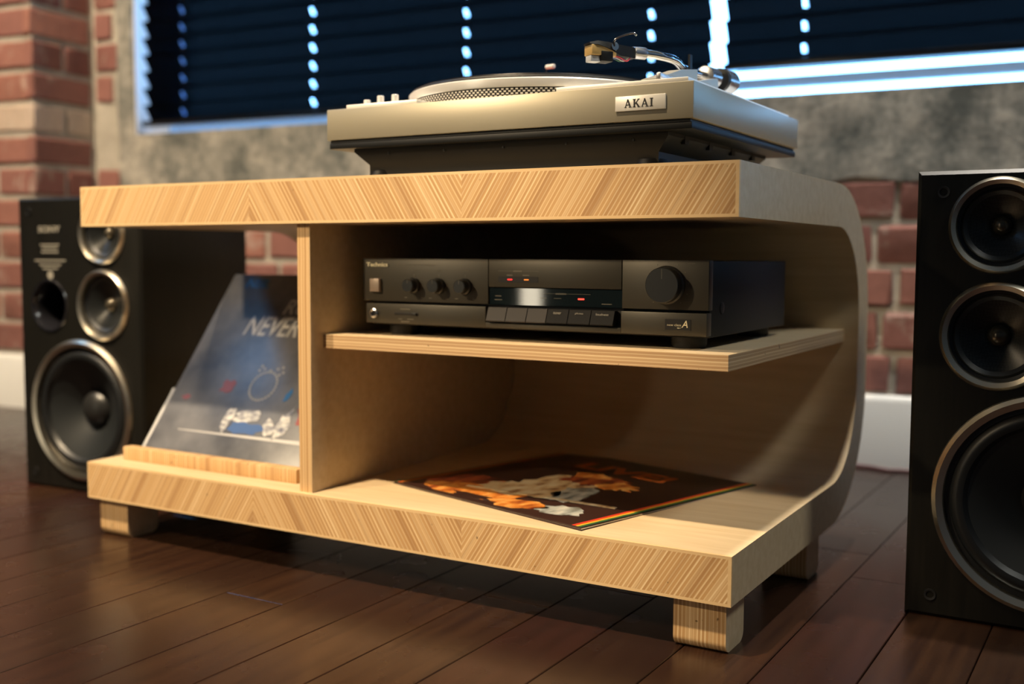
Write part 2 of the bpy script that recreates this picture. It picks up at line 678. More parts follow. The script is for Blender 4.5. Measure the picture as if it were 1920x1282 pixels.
# ---- baseboards
def baseboard(name, u0, u1, v0, label, h=0.132):
    bm = bmesh.new()
    prof = [(0.0, 0.0), (-0.016, 0.0), (-0.016, h - 0.012), (-0.013, h - 0.004), (-0.008, h), (0.0, h)]
    a = [bm.verts.new((u0, v0 + y, z_)) for y, z_ in prof]
    b_ = [bm.verts.new((u1, v0 + y, z_)) for y, z_ in prof]
    n = len(prof)
    for q in range(n):
        bm.faces.new((a[q], a[(q + 1) % n], b_[(q + 1) % n], b_[q]))
    bm.faces.new(a)
    bm.faces.new(b_)
    o = obj(name, bm, M['white_paint'])
    o.location = WALL_O
    o.rotation_euler = (0, 0, WALL_A)
    tag(o, label, kind='structure')
    return o
baseboard('baseboard_back', PU + 0.02, UR, 0.004, 'white painted skirting under the brick wall')
baseboard('baseboard_pier', -3.15, PU + 0.016, PV, 'white painted skirting along the brick pier')
bm = bmesh.new()
add_box(bm, PU - 0.001, PU + 0.016, PV + 0.001, 0.004, 0, 0.132)
o = obj('baseboard_return', bm, M['white_paint'])
o.location = WALL_O
o.rotation_euler = (0, 0, WALL_A)
tag(o, 'short skirting return on the side of the pier', kind='structure')

# ---- window in that wall: lining, two sashes, glass
def wpart(name, boxes, mat, parent, bev=0.0):
    bm = bmesh.new()
    for b_ in boxes:
        add_box(bm, *b_, bev)
    return obj(name, bm, mat, parent)
win = bpy.data.objects.new('window_1', None)
COL.objects.link(win)
win.location = WALL_O
win.rotation_euler = (0, 0, WALL_A)
tag(win, 'wide window behind black blinds', kind='structure')
wpart('reveal_lining', [(WU0 - 0.002, WU0 + 0.004, 0.004, 0.186, WZ0, WZ1), (WU1 - 0.004, WU1 + 0.002, 0.004, 0.186, WZ0, WZ1),
                        (WU0, WU1, 0.004, 0.186, WZ1 - 0.004, WZ1 + 0.002), (WU0, WU1, 0.030, 0.186, WZ0 - 0.003, WZ0 + 0.002)], M['reveal'], win)
FV0, FV1 = 0.115, 0.150
SPL = -0.33
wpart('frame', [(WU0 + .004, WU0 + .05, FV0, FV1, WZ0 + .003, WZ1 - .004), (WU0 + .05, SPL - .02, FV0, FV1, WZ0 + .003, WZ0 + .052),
                (WU0 + .05, WU1 - .05, FV0, FV1, WZ1 - .06, WZ1 - .004), (WU1 - .05, WU1 - .004, FV0, FV1, WZ0 + .003, WZ1 - .004)], M['frame_skylight'], win, 0.003)
wpart('sash_rail', [(SPL + 0.01, WU1 - .05, FV0 + .01, FV1 - .003, 0.713, 0.7345)], M['sash'], win, 0.003)
wpart('pane', [(WU0 + .05, SPL - 0.02, FV0 + .018, FV0 + .021, WZ0 + .052, WZ1 - .06)], M['glass'], win)
wpart('pane', [(SPL + 0.01, WU1 - .05, FV0 + .018, FV0 + .021, 0.7345, WZ1 - .06)], M['glass'], win)

# ---- black venetian blinds
def slat_mesh(u0, u1, holes, width=0.049, tilt=58.0):
    """a curved slat with slots where the cords pass"""
    bm = bmesh.new()
    cuts = [u0]
    for h in holes:
        cuts += [h - 0.0042, h + 0.0042]
    cuts.append(u1)
    prof = []
    for k in range(7):
        t = -1 + 2 * k / 6
        prof.append((t * width / 2, 0.0025 * (1 - t * t)))
    a = R(tilt)
    pts = [(c * math.cos(a) * -1 + d * math.sin(a), c * math.sin(a) + d * math.cos(a)) for c, d in prof]
    cols = [[bm.verts.new((u, y, z_)) for y, z_ in pts] for u in cuts]
    for i_ in range(len(cuts) - 1):
        hole = i_ % 2 == 1
        for k in range(6):
            if hole and k in (2, 3):
                continue
            bm.faces.new((cols[i_][k], cols[i_ + 1][k], cols[i_ + 1][k + 1], cols[i_][k + 1]))
    me = bpy.data.meshes.new('slat')
    bmesh.ops.solidify(bm, geom=bm.faces[:], thickness=0.0006)
    bmesh.ops.recalc_face_normals(bm, faces=bm.faces[:])
    bm.to_mesh(me)
    bm.free()
    smooth(me, 40)
    me.materials.append(M['slat'])
    return me

def blind(u0, u1, zb, holes, label):
    v = 0.017
    ca, sa = math.cos(WALL_A), math.sin(WALL_A)
    t = thing('venetian_blind', label, 'blind', WALL_O, WALL_A, 'black venetian blinds')
    me = slat_mesh(u0, u1, holes)
    z_ = zb + 0.032
    while z_ < 1.98:
        o_ = bpy.data.objects.new('slat', me)
        COL.objects.link(o_)
        o_.parent = t
        o_.location = (0, v, z_)
        z_ += 0.041
    br = wpart('bottom_rail', [(u0, u1, v - 0.020, v + 0.020, zb, zb + 0.013)], M['slat'], t, 0.003)
    wpart('head_rail', [(u0, u1, v - 0.022, v + 0.022, 2.0, 2.04)], M['slat'], t, 0.003)
    for h in holes:
        tube('cord', [(h + 0.003, v, zb + 0.01), (h + 0.003, v, 2.0)], 0.0008, M['cord'], t, 5)
    return t
blind(-1.790, -0.339, 0.6985, [-1.672, -1.278, -0.876, -0.461], 'wide black venetian blind lowered almost to the sill')
blind(-0.311, 0.92, 0.7325, [-0.163, 0.22, 0.52, 0.82], 'black venetian blind raised higher, right of the bright gap')

# ---- rest of the room
def room(name, x0, x1, y0, y1, z0, z1, mat, label):
    o_ = box(name, x0, x1, y0, y1, z0, z1, mat)
    tag(o_, label, kind='structure')
    return o_
room('ceiling', RX0 - .1, RX1 + .1, RY0 - .1, 1.5, CEIL, CEIL + 0.1, M['plaster'], 'plain ceiling')
room('wall_right', RX1, RX1 + .1, RY0 - .1, 1.5, -0.02, CEIL, M['plaster'], 'plain right wall')
room('wall_front', RX0, RX1, RY0 - .1, RY0, -0.02, CEIL, M['plaster'], 'plain wall behind the viewer')
bm = bmesh.new()
SY0, SY1, SZ0, SZ1 = -1.45, -0.25, 2.25, 2.85
add_box(bm, RX0 - .1, RX0, RY0 - .1, SY0, -0.02, CEIL)
add_box(bm, RX0 - .1, RX0, SY1, 1.5, -0.02, CEIL)
add_box(bm, RX0 - .1, RX0, SY0, SY1, -0.02, SZ0)
add_box(bm, RX0 - .1, RX0, SY0, SY1, SZ1, CEIL)
tag(obj('wall_left', bm, M['plaster']), 'plain left wall with a high window', kind='structure')
w2 = bpy.data.objects.new('window_2', None)
COL.objects.link(w2)
tag(w2, 'high window in the left wall', kind='structure')
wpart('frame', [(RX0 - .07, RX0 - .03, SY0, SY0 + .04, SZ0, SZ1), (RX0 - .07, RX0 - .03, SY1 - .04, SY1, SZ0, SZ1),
                (RX0 - .07, RX0 - .03, SY0 + .04, SY1 - .04, SZ0, SZ0 + .04), (RX0 - .07, RX0 - .03, SY0 + .04, SY1 - .04, SZ1 - .04, SZ1)], M['frame_skylight'], w2, 0.003)
wpart('pane', [(RX0 - .052, RX0 - .048, SY0 + .04, SY1 - .04, SZ0 + .04, SZ1 - .04)], M['glass'], w2)

# ================================================================ MEDIA CONSOLE
W = 0.907
Z1, Z2, Z3, Z4 = 0.0514, 0.1001, 0.4171, 0.4689
RO, RI = 0.165, 0.1135
YB, YS = 0.532, 0.367
console = thing('media_console', 'low birch plywood media console with curved back and chevron front edges', 'media console', (0, 0, 0))

def arc(cy, cz, r, a0, a1, n=18):
    return [(cy + r * math.cos(R(a0 + (a1 - a0) * k / n)), cz + r * math.sin(R(a0 + (a1 - a0) * k / n))) for k in range(n + 1)]
YF = 0.004
outer = [(YF, Z4)] + arc(YS, Z4 - RO, RO, 90, 0) + arc(YS, Z1 + RO, RO, 0, -90) + [(YF, Z1)]
inner = [(YF, Z3)] + arc(YS, Z4 - RO, RI, 90, 0) + arc(YS, Z1 + RO, RI, 0, -90) + [(YF, Z2)]
bm = bmesh.new()
def _col(x, pts):
    return [bm.verts.new((x, y, z_)) for y, z_ in pts]
oL, oR, iL, iR = _col(-W, outer), _col(0, outer), _col(-W, inner), _col(0, inner)
for q in range(len(outer) - 1):
    bm.faces.new((oL[q], oL[q + 1], oR[q + 1], oR[q]))
    bm.faces.new((iL[q], iR[q], iR[q + 1], iL[q + 1]))
    bm.faces.new((oR[q], oR[q + 1], iR[q + 1], iR[q]))
    bm.faces.new((oL[q], iL[q], iL[q + 1], oL[q + 1]))
bm.faces.new((oL[0], oR[0], iR[0], iL[0]))
bm.faces.new((oL[-1], iL[-1], iR[-1], oR[-1]))
shell = obj('shell', bm, M['birch'], console, 30)
part_label(shell, 'pale birch veneer shell bent round the back')

ES = 0.0030
for za, zb in ((Z3, Z4), (Z1, Z2)):
    for k in range(3):
        x0 = -W + k * W / 3
        x1 = x0 + W / 3
        if k == 2:
            x1 -= 0.0035
        if k == 0:
            x0 += 0.002
        o = box('edge_panel', x0, x1, 0.0, YF, za + ES, zb - ES, M['ply_back'] if k == 1 else M['ply_fwd'], console)
        part_label(o, 'diagonal striped plywood front edge')
    box('edge_strip', -W, 0, 0.0, YF, za, za + ES, M['birch_edge'], console)
    box('edge_strip', -W, 0, 0.0, YF, zb - ES, zb, M['birch_edge'], console)
    box('edge_strip', -0.0035, 0, 0.0, YF, za + ES, zb - ES, M['birch_edge'], console)
    box('edge_strip', -W, -W + 0.002, 0.0, YF, za + ES, zb - ES, M['birch_edge'], console)

# upright divider following the curved back
XD0, XD1 = -0.5363, -0.5174
dprof = [(0.0074, Z3)] + arc(YS, Z4 - RO, RI, 90, 0) + arc(YS, Z1 + RO, RI, 0, -90) + [(0.0074, Z2)]
bm = bmesh.new()
a = [bm.verts.new((XD0, y, z_)) for y, z_ in dprof]
b_ = [bm.verts.new((XD1, y, z_)) for y, z_ in dprof]
n = len(dprof)
for q in range(n):
    f = bm.faces.new((a[q], a[(q + 1) % n], b_[(q + 1) % n], b_[q]))
    f.material_index = 1 if q == n - 1 else 0
bm.faces.new(a)
bm.faces.new(b_)
obj('divider', bm, [M['birch'], M['ply_x']], console, 30)

bm = bmesh.new()
fs = add_box(bm, XD1, -0.018, 0.031, YS + RI, 0.2708, 0.2868)
for q in (2, 3, 4, 5):
    fs[q].material_index = 1
obj('shelf', bm, [M['birch'], M['ply_z']], console)

FR = 0.011
for x0, x1 in ((-0.0625, -0.0085), (-0.8985, -0.8445)):
    for y0 in (0.0125, 0.292):
        y1 = y0 + 0.052
        pf = [(y0, Z1)] + arc(y0 + FR, FR, FR, 180, 270, 8) + arc(y1 - FR, FR, FR, 270, 360, 8) + [(y1, Z1)]
        extrude_x('foot', pf, x0, x1, M['ply_foot'], console, M['birch'])

bm = bmesh.new()
add_box(bm, -0.8785, -0.567, 0.0355, 0.052, Z2, Z2 + 0.0182, 0.0015)
obj('record_lip', bm, M['ply_x'], console)
LEAN = R(52.8)
ld, ln = Vector((0, math.cos(LEAN), math.sin(LEAN))), Vector((0, -math.sin(LEAN), math.cos(LEAN)))
bm = bmesh.new()
add_box(bm, -0.888, XD0, 0, 0.004, 0, 0.110)
mt = Matrix(((1, 0, 0, 0), (0, -ln.y, ld.y, 0.0685), (0, -ln.z, ld.z, Z2 + 0.0005), (0, 0, 0, 1)))
bmesh.ops.transform(bm, matrix=mt, verts=bm.verts[:])
for v in bm.verts:
    v.co.z = max(v.co.z, Z2)
o = obj('record_rest', bm, plain('pale_grey_board', (0.50, 0.50, 0.50), 0.5), console)
part_label(o, 'pale grey slanted rest board')

# ================================================================ TURNTABLE
M['plinth'] = plain('champagne_plinth', (0.37, 0.335, 0.25), 0.38, 0.40)
M['deck'] = plain('silver_deck', (0.84, 0.81, 0.75), 0.4, 0.3)
M['black_plastic'] = plain('black_plastic', (0.003, 0.0035, 0.0035), 0.5, 0, 0.3)
M['chrome'] = plain('chrome', (0.80, 0.80, 0.80), 0.12, 1.0)
M['brushed'] = plain('brushed_aluminium', (0.62, 0.63, 0.65), 0.26, 0.95)
M['platter'] = plain('platter_aluminium', (0.80, 0.79, 0.77), 0.30, 0.5)
M['alu_white'] = plain('satin_aluminium', (0.74, 0.73, 0.70), 0.4, 0.8)
M['rubber'] = plain('black_rubber', (0.010, 0.010, 0.011), 0.45)
M['ink'] = plain('black_ink', (0.01, 0.009, 0.009), 0.6)
M['badge_white'] = plain('badge_white', (0.80, 0.77, 0.70), 0.35, 0.3)
tt = thing('turntable', 'silver turntable with black tray on top of the console', 'turntable', (-0.274, 0.189, Z4))
TO = Vector((-0.274, 0.189, Z4))
def T(name, bm, mat, parent=None, ang=35):
    """mesh given in world coordinates, stored relative to the turntable"""
    o_ = obj(name, bm, mat, None, ang)
    o_.data.transform(Matrix.Translation(-TO))
    o_.parent = parent or tt
    return o_
TX0, TX1, TY0, TY1 = -0.4966, -0.0516, 0.0153, 0.3625
TZ0, TZ1 = 0.5114, 0.5462
bm = bmesh.new()
add_box(bm, TX0, TX1, TY0, TY1, TZ0, TZ1, 0.0008)
T('plinth', bm, M['plinth'])
# black tray: lip, then tapering tub
bm = bmesh.new()
add_box(bm, TX0 + .003, TX1 - .004, TY0 + .003, TY1 - .004, 0.5085, TZ0 - 0.0002)
add_box(bm, TX0 + .002, TX1 - .002, TY0 + .002, TY1 - .002, 0.5015, 0.5083, 0.001)
def ring(x0, x1, y0, y1, z_):
    return [bm.verts.new(p) for p in ((x0, y0, z_), (x1, y0, z_), (x1, y1, z_), (x0, y1, z_))]
rs = [ring(TX0 + .030, TX1 - .030, TY0 + .012, TY1 - .030, 0.5015), ring(TX0 + .030, TX1 - .030, TY0 + .012, TY1 - .030, 0.498),
      ring(TX0 + .0445, TX1 - .044, TY0 + .022, TY1 - .044, 0.4835), ring(TX0 + .0445, TX1 - .044, TY0 + .022, TY1 - .044, 0.4725)]
for q in range(3):
    for k in range(4):
        bm.faces.new((rs[q][k], rs[q][(k + 1) % 4], rs[q + 1][(k + 1) % 4], rs[q + 1][k]))
bm.faces.new(rs[3])
# ribs along the tub
for k in range(5):
    x = -0.42 + k * 0.075
    add_box(bm, x, x + 0.002, TY0 + 0.0128, TY0 + 0.020, 0.494, 0.5010)
for k in range(4):
    y = 0.07 + k * 0.07
    add_box(bm, TX1 - 0.0335, TX1 - 0.0295, y, y + 0.010, 0.493, 0.5010)
T('tray', bm, M['black_plastic'])
for x, y in ((-0.44, 0.05), (-0.108, 0.05), (-0.44, 0.30), (-0.108, 0.30)):
    bm = bmesh.new()
    add_lathe(bm, [(0, Z4), (0.017, Z4), (0.018, Z4 + 0.003), (0.016, Z4 + 0.008), (0, Z4 + 0.008)], Matrix.Translation((x, y, 0)), 24)
    T('foot', bm, M['rubber'])
# badge with AKAI in a Roman face
bm = bmesh.new()
add_box(bm, -0.1320, -0.0792, TY0 - 0.0022, TY0 - 0.00005, 0.5213, 0.5358, 0.0006)
badge = T('badge', bm, M['badge_white'])
part_label(badge, 'cream badge reading AKAI')
def stroke(p, q, w):
    p, q = Vector(p), Vector(q)
    n_ = Vector((-(q - p).y, (q - p).x)).normalized() * w / 2
    return [tuple(p - n_), tuple(q - n_), tuple(q + n_), tuple(p + n_)]
def hbar(x0, x1, y, t):
    return rect(x0, x1, y - t / 2, y + t / 2)
LA = [stroke((0.10, 0.04), (0.42, 1.0), 0.07), stroke((0.40, 1.0), (0.74, 0.04), 0.17), hbar(0.2, 0.62, 0.34, 0.07), hbar(0.0, 0.24, 0.03, 0.06), hbar(0.55, 0.92, 0.03, 0.06)]
LK = [rect(0.10, 0.27, 0, 1), hbar(0.0, 0.37, 0.03, 0.06), hbar(0.0, 0.37, 0.97, 0.06), stroke((0.25, 0.38), (0.70, 0.97), 0.07), stroke((0.38, 0.58), (0.76, 0.03), 0.17), hbar(0.56, 0.84, 0.97, 0.06), hbar(0.6, 0.92, 0.03, 0.06)]
LI = [rect(0.12, 0.30, 0, 1), hbar(0.0, 0.42, 0.03, 0.06), hbar(0.0, 0.42, 0.97, 0.06)]
polys = []
xx = 0.0
for L_, w_ in ((LA, 1.06), (LK, 1.06), (LA, 1.06), (LI, 0.42)):
    polys += [[(x + xx, y) for x, y in p_] for p_ in L_]
    xx += w_
sc_ = 0.0300 / xx
polys = [[(x * sc_ - 0.0150, (y - 0.5) * 0.0078) for x, y in p_] for p_ in polys]
o = flat_polys('lettering', polys, front_plane(-0.1068, TY0 - 0.0022, 0.5285), M['ink'], None, 0.0004)
o.data.transform(Matrix.Translation(-TO))
o.parent = badge
# deck plates
bm = bmesh.new()
add_box(bm, -0.4700, -0.372, 0.0175, 0.345, TZ1, TZ1 + 0.0042, 0.0006)
T('deck_plate', bm, M['deck'])
bm = bmesh.new()
add_box(bm, -0.2000, -0.058, 0.0175, 0.345, TZ1, TZ1 + 0.0042, 0.0006)
T('deck_plate', bm, M['deck'])
for x in (-0.4655, -0.4460, -0.4255):
    bm = bmesh.new()
    hz = 0.0092 if x < -0.46 else 0.0128
    add_lathe(bm, [(0, TZ1 + .0042), (0.0040, TZ1 + .0042), (0.0040, TZ1 + .0042 + hz - .0006), (0.0034, TZ1 + .0042 + hz), (0, TZ1 + .0042 + hz)], Matrix.Translation((x, 0.050, 0)), 20)
    T('control_button', bm, M['platter'])
# platter
PC = Vector((-0.308, 0.185, 0))
PRD = 0.1585
bm = bmesh.new()
add_lathe(bm, [(0, TZ1 + .001), (PRD - .0035, TZ1 + .001), (PRD - .0025, TZ1 + .0115), (PRD - .0005, TZ1 + .0118), (PRD, TZ1 + .013),
               (PRD, TZ1 + .0205), (PRD - .0015, TZ1 + .0218), (PRD - .006, TZ1 + .022), (0, TZ1 + .022)], Matrix.Translation(PC), 160)
platter = T('platter', bm, M['platter'], None, 30)
bm = bmesh.new()
add_lathe(bm, [(PRD - .0034, TZ1 + .0012), (PRD - .0026, TZ1 + .0012), (PRD - .0016, TZ1 + .0116), (PRD - .0026, TZ1 + .0116)], Matrix.Translation(PC), 160)
T('strobe_band', bm, M['rubber'], platter)
bm = bmesh.new()
ND = 190
for row in range(4):
    for k in range(ND):
        a0 = 2 * math.pi * (k + (0.5 if row % 2 else 0.0)) / ND
        da = math.pi / ND * 0.52
        z0_ = TZ1 + 0.0020 + row * 0.00235
        vs = []
        for aa, zz in ((a0 - da, z0_), (a0 + da, z0_), (a0 + da, z0_ + 0.0016), (a0 - da, z0_ + 0.0016)):
            rr = PRD - 0.0022 + (zz - TZ1) / 0.0116 * 0.0010
            vs.append(bm.verts.new((PC.x + rr * math.cos(aa), PC.y + rr * math.sin(aa), zz)))
        bm.faces.new(vs)
o = T('strobe_dots', bm, M['badge_white'], platter)
tag(o, kind='stuff')
bm = bmesh.new()
add_lathe(bm, [(0, TZ1 + .0221), (0.1535, TZ1 + .0221), (0.1550, TZ1 + .0235), (0.1545, TZ1 + .0250), (0, TZ1 + .0250)], Matrix.Translation(PC), 128)
T('platter_mat', bm, M['rubber'])
bm = bmesh.new()
add_lathe(bm, [(0, TZ1 + .0255), (0.0034, TZ1 + .0255), (0.0034, TZ1 + .036), (0.0015, TZ1 + .0385), (0, TZ1 + .0385)], Matrix.Translation(PC), 20)
T('spindle', bm, M['chrome'])
bm = bmesh.new()
add_tube(bm, [(PC.x + .004, PC.y, TZ1 + .028), (PC.x + .005, PC.y, TZ1 + .0545)], 0.0011, 8)
T('spindle_cap_stem', bm, M['black_plastic'])  # thin stem of the cream-capped spindle adapter
bm = bmesh.new()
add_tube(bm, [(PC.x + .004, PC.y + .002, TZ1 + .0580), (PC.x + .0045, PC.y + .0018, TZ1 + .0580), (PC.x + .0170, PC.y - .004, TZ1 + .0572), (PC.x + .0175, PC.y - .0042, TZ1 + .0572)], [0.0018, 0.0027, 0.0027, 0.0018], 12)
T('spindle_cap', bm, M['badge_white'])  # cream cap of the spindle adapter
# ---- tonearm
AZ = 0.588
arm_pts = catmull([(-0.1405, 0.0765, AZ + .001), (-0.131, 0.088, AZ + .0008), (-0.1215, 0.103, AZ), (-0.1165, 0.125, AZ - .001), (-0.1200, 0.150, AZ - .0025), (-0.1235, 0.172, AZ - .003),
                   (-0.1235, 0.195, AZ - .003), (-0.1190, 0.236, AZ - .003)], 6)
bm = bmesh.new()
add_tube(bm, arm_pts, 0.0044, 14)
arm = T('arm_tube', bm, M['chrome'])
hd = Vector((-0.172, 0.030, 0)) - Vector((-0.1405, 0.0765, 0))
hd = hd.normalized()
hs = Vector((-hd.y, hd.x, 0))
def HM(along, side, z_):
    """frame on the headshell: x along towards the tip, y sideways, z up"""
    p_ = Vector((-0.1405, 0.0765, AZ + .001)) + hd * along + hs * side
    return Matrix(((hd.x, hs.x, 0, p_.x), (hd.y, hs.y, 0, p_.y), (0, 0, 1, z_), (0, 0, 0, 1)))
bm = bmesh.new()
c0 = Vector((-0.1405, 0.0765, AZ + .001))
add_tube(bm, [c0 - hd * 0.013, c0 - hd * 0.012, c0 + hd * 0.0008, c0 + hd * 0.0012, c0 + hd * 0.002, c0 + hd * 0.0022],
         [0.0056, 0.0062, 0.0062, 0.0054, 0.0062, 0.0058], 18)
T('arm_collar', bm, M['brushed'])
bm = bmesh.new()
pr_ = [(0.002, -0.0058, 0.0052), (0.020, -0.0050, 0.0062), (0.036, 0.0012, 0.0076), (0.048, 0.0040, 0.0080), (0.056, 0.0046, 0.0062)]
wd = [0.0055, 0.0075, 0.0095, 0.0095, 0.0070]
cols = []
for (al, zl, zh), w_ in zip(pr_, wd):
    cols.append([bm.verts.new(HM(al, sd * w_, AZ + zz) @ Vector((0, 0, 0))) for sd, zz in ((-1, zl), (1, zl), (0.85, zh), (-0.85, zh))])
for q in range(len(cols) - 1):
    for k in range(4):
        bm.faces.new((cols[q][k], cols[q][(k + 1) % 4], cols[q + 1][(k + 1) % 4], cols[q + 1][k]))
bm.faces.new(cols[0])
bm.faces.new(cols[-1])
hs_o = T('headshell', bm, M['black_plastic'])
M['gold'] = plain('gold_cartridge', (0.62, 0.42, 0.16), 0.35, 0.4)
bm = bmesh.new()
add_box(bm, 0.026, 0.0545, -0.0080, 0.0080, AZ - 0.0060, AZ + 0.0042, 0.0008)
for v in bm.verts:
    v.co = HM(v.co.x, v.co.y, v.co.z) @ Vector((0, 0, 0))
cart = T('cartridge', bm, M['gold'], hs_o)
part_label(cart, 'gold cartridge body')
bm = bmesh.new()
add_box(bm, 0.030, 0.044, -0.0072, 0.0084, AZ - 0.0118, AZ - 0.0015, 0.0008)
for v in bm.verts:
    v.co = HM(v.co.x, v.co.y, v.co.z) @ Vector((0, 0, 0))
T('cartridge_body', bm, M['black_plastic'], hs_o)
bm = bmesh.new()
add_box(bm, 0.043, 0.0545, -0.0055, 0.0055, AZ - 0.0125, AZ - 0.0063, 0.0008)
for v in bm.verts:
    v.co = HM(v.co.x, v.co.y, v.co.z) @ Vector((0, 0, 0))
T('stylus_holder', bm, plain('grey_plastic', (0.42, 0.44, 0.47), 0.35), hs_o)
for k, (cc, sd) in enumerate((((0.5, 0.02, 0.05), 0.004), ((0.55, 0.5, 0.45), 0.0), ((0.03, 0.12, 0.05), -0.004), ((0.03, 0.05, 0.3), -0.002))):
    bm = bmesh.new()
    add_tube(bm, catmull([HM(0.006, sd, AZ - 0.003) @ Vector(), HM(0.013, sd * 1.6, AZ - 0.0095 + 0.001 * k) @ Vector(), HM(0.021, sd * 1.3, AZ - 0.006) @ Vector(), HM(0.029, sd, AZ - 0.005) @ Vector()], 5), 0.0007, 6)
    T('lead_wire', bm, plain('wire_%d' % k, cc, 0.5), hs_o)
bm = bmesh.new()
add_tube(bm, catmull([HM(0.030, 0.010, AZ + 0.0035) @ Vector(), HM(0.031, 0.012, AZ + 0.009) @ Vector(), HM(0.026, 0.018, AZ + 0.0125) @ Vector(), HM(0.018, 0.026, AZ + 0.0145) @ Vector(), HM(0.016, 0.029, AZ + 0.0120) @ Vector()], 6), 0.0011, 8)
T('finger_lift', bm, M['chrome'], hs_o)
bm = bmesh.new()
add_lathe(bm, [(0, 0), (0.004, 0), (0.004, 0.0022), (0, 0.0022)], HM(0.029, 0.0095, AZ + 0.0035) @ Matrix.Rotation(R(90), 4, 'X') @ Matrix.Translation((0, 0, -0.001)), 16)
T('screw', bm, M['chrome'], hs_o)
# arm rest clip, pivot block, counterweight, base bracket
bm = bmesh.new()
add_box(bm, -0.1270, -0.1195, 0.1685, 0.1755, TZ1 + .004, AZ - .006)
add_box(bm, -0.1305, -0.1285, 0.1685, 0.1755, AZ - .008, AZ + .008)
add_box(bm, -0.1182, -0.1160, 0.1685, 0.1755, AZ - .008, AZ + .012)
add_box(bm, -0.1305, -0.1160, 0.1685, 0.1755, AZ - .010, AZ - .0075)
T('arm_rest', bm, M['black_plastic'])
pv = Vector((-0.1190, 0.2360, AZ - .003))
bk = (Vector((-0.1190, 0.2360, 0)) - Vector((-0.1235, 0.195, 0))).normalized()
bm = bmesh.new()
add_tube(bm, [pv - bk * 0.012, pv - bk * 0.0115, pv + bk * 0.0115, pv + bk * 0.012], [0.010, 0.0115, 0.0115, 0.010], 24)
add_lathe(bm, [(0, TZ1 + .004), (0.020, TZ1 + .004), (0.020, TZ1 + .012), (0.012, TZ1 + .016), (0.010, AZ - .010), (0, AZ - .010)], Matrix.Translation((pv.x, pv.y, 0)), 28)
T('arm_pivot', bm, M['brushed'])
bm = bmesh.new()
add_tube(bm, [pv + bk * 0.012, pv + bk * 0.050], 0.0040, 12)
T('arm_stub', bm, M['chrome'])
bm = bmesh.new()
add_tube(bm, [pv + bk * 0.0225, pv + bk * 0.0230, pv + bk * 0.029, pv + bk * 0.0295], [0.0125, 0.0135, 0.0135, 0.0125], 32)
T('force_dial', bm, M['rubber'])
bm = bmesh.new()
add_tube(bm, [pv + bk * 0.0296, pv + bk * 0.0302, pv + bk * 0.053, pv + bk * 0.056], [0.0125, 0.0135, 0.0135, 0.0105], 36)
T('counterweight', bm, M['brushed'])
# tonearm base bracket (sloped cheek plate) and second cheek
bm = bmesh.new()
def cheek(pts, x0, x1):
    a_ = [bm.verts.new((x0, y, z_)) for y, z_ in pts]
    b2 = [bm.verts.new((x1, y, z_)) for y, z_ in pts]
    for q in range(len(pts)):
        bm.faces.new((a_[q], a_[(q + 1) % len(pts)], b2[(q + 1) % len(pts)], b2[q]))
    bm.faces.new(a_)
    bm.faces.new(b2)
cheek([(0.021, TZ1 + .0042), (0.021, TZ1 + .0055), (0.089, TZ1 + .0240), (0.1305, TZ1 + .0300), (0.1305, TZ1 + .0042)], -0.1080, -0.0925)
cheek([(0.136, TZ1 + .0042), (0.136, TZ1 + .0188), (0.187, TZ1 + .0286), (0.193, TZ1 + .0283), (0.193, TZ1 + .0042)], -0.1050, -0.0925)
T('arm_base', bm, M['plinth'])
bm = bmesh.new()
add_box(bm, -0.0918, -0.0865, 0.0180, 0.0700, TZ1 + .0044, TZ1 + .0112, 0.0018)
T('cue_lever', bm, M['alu_white'])

# the record itself lies on the mat: a thing of its own
def mat_vinyl():
    m, nt, b = new_mat('black_vinyl')
    b.inputs['Base Color'].default_value = (0.008, 0.008, 0.009, 1)
    b.inputs['Roughness'].default_value = 0.22
    wv = N(nt, 'ShaderNodeTexWave', wave_type='RINGS', rings_direction='Z')
    wv.inputs['Scale'].default_value = 160
    nt.links.new(coords(nt), wv.inputs['Vector'])
    bump(nt, b, wv.outputs['Fac'], 0.15, 0.0003)
    return m
rec = thing('vinyl_record', 'black vinyl record lying on the turntable platter', 'record', (PC.x, PC.y, TZ1 + .0251))
lathe('disc', [(0.0038, 0), (0.1490, 0), (0.1502, 0.0010), (0.1495, 0.0021), (0.052, 0.0018), (0.0038, 0.0020)], mat_vinyl(), rec, seg=128)
lathe('label', [(0.0038, 0.0021), (0.050, 0.0021), (0.050, 0.0023), (0.0038, 0.0023)], plain('record_label', (0.30, 0.06, 0.05), 0.6), rec, seg=48)

# ================================================================ AMPLIFIER
M['amp'] = plain('dark_bronze_panel', (0.075, 0.068, 0.052), 0.42, 0.4)
M['amp_body'] = plain('black_steel', (0.009, 0.010, 0.010), 0.55)
M['amp_knob'] = plain('black_knob', (0.020, 0.021, 0.020), 0.35)
M['amp_print'] = plain('cream_print', (0.50, 0.46, 0.36), 0.5)
M['amp_dim'] = plain('dim_print', (0.18, 0.165, 0.125), 0.5)
M['amp_gold'] = plain('cream_gold_logo', (0.95, 0.86, 0.58), 0.3, 0.1)
M['amp_glass'] = plain('smoked_display', (0.008, 0.014, 0.016), 0.035, 0.0, 0.8)
M['amp_button'] = plain('brushed_button', (0.010, 0.010, 0.011), 0.50, 0.0, 0.12)
M['amp_button_reflect'] = plain('button_reflection_tone', (0.060, 0.054, 0.052), 0.48, 0.0, 0.2)  # reflection on the first three buttons, put into a lighter base colour
AX0, AX1, AY = -0.4850, -0.0515, 0.065
AZ0, AZ1 = 0.3015, 0.3770
ZSH = 0.2868
amp = thing('amplifier', 'dark bronze stereo amplifier with knobs and red lights on the shelf', 'amplifier', (-0.268, 0.19, ZSH))
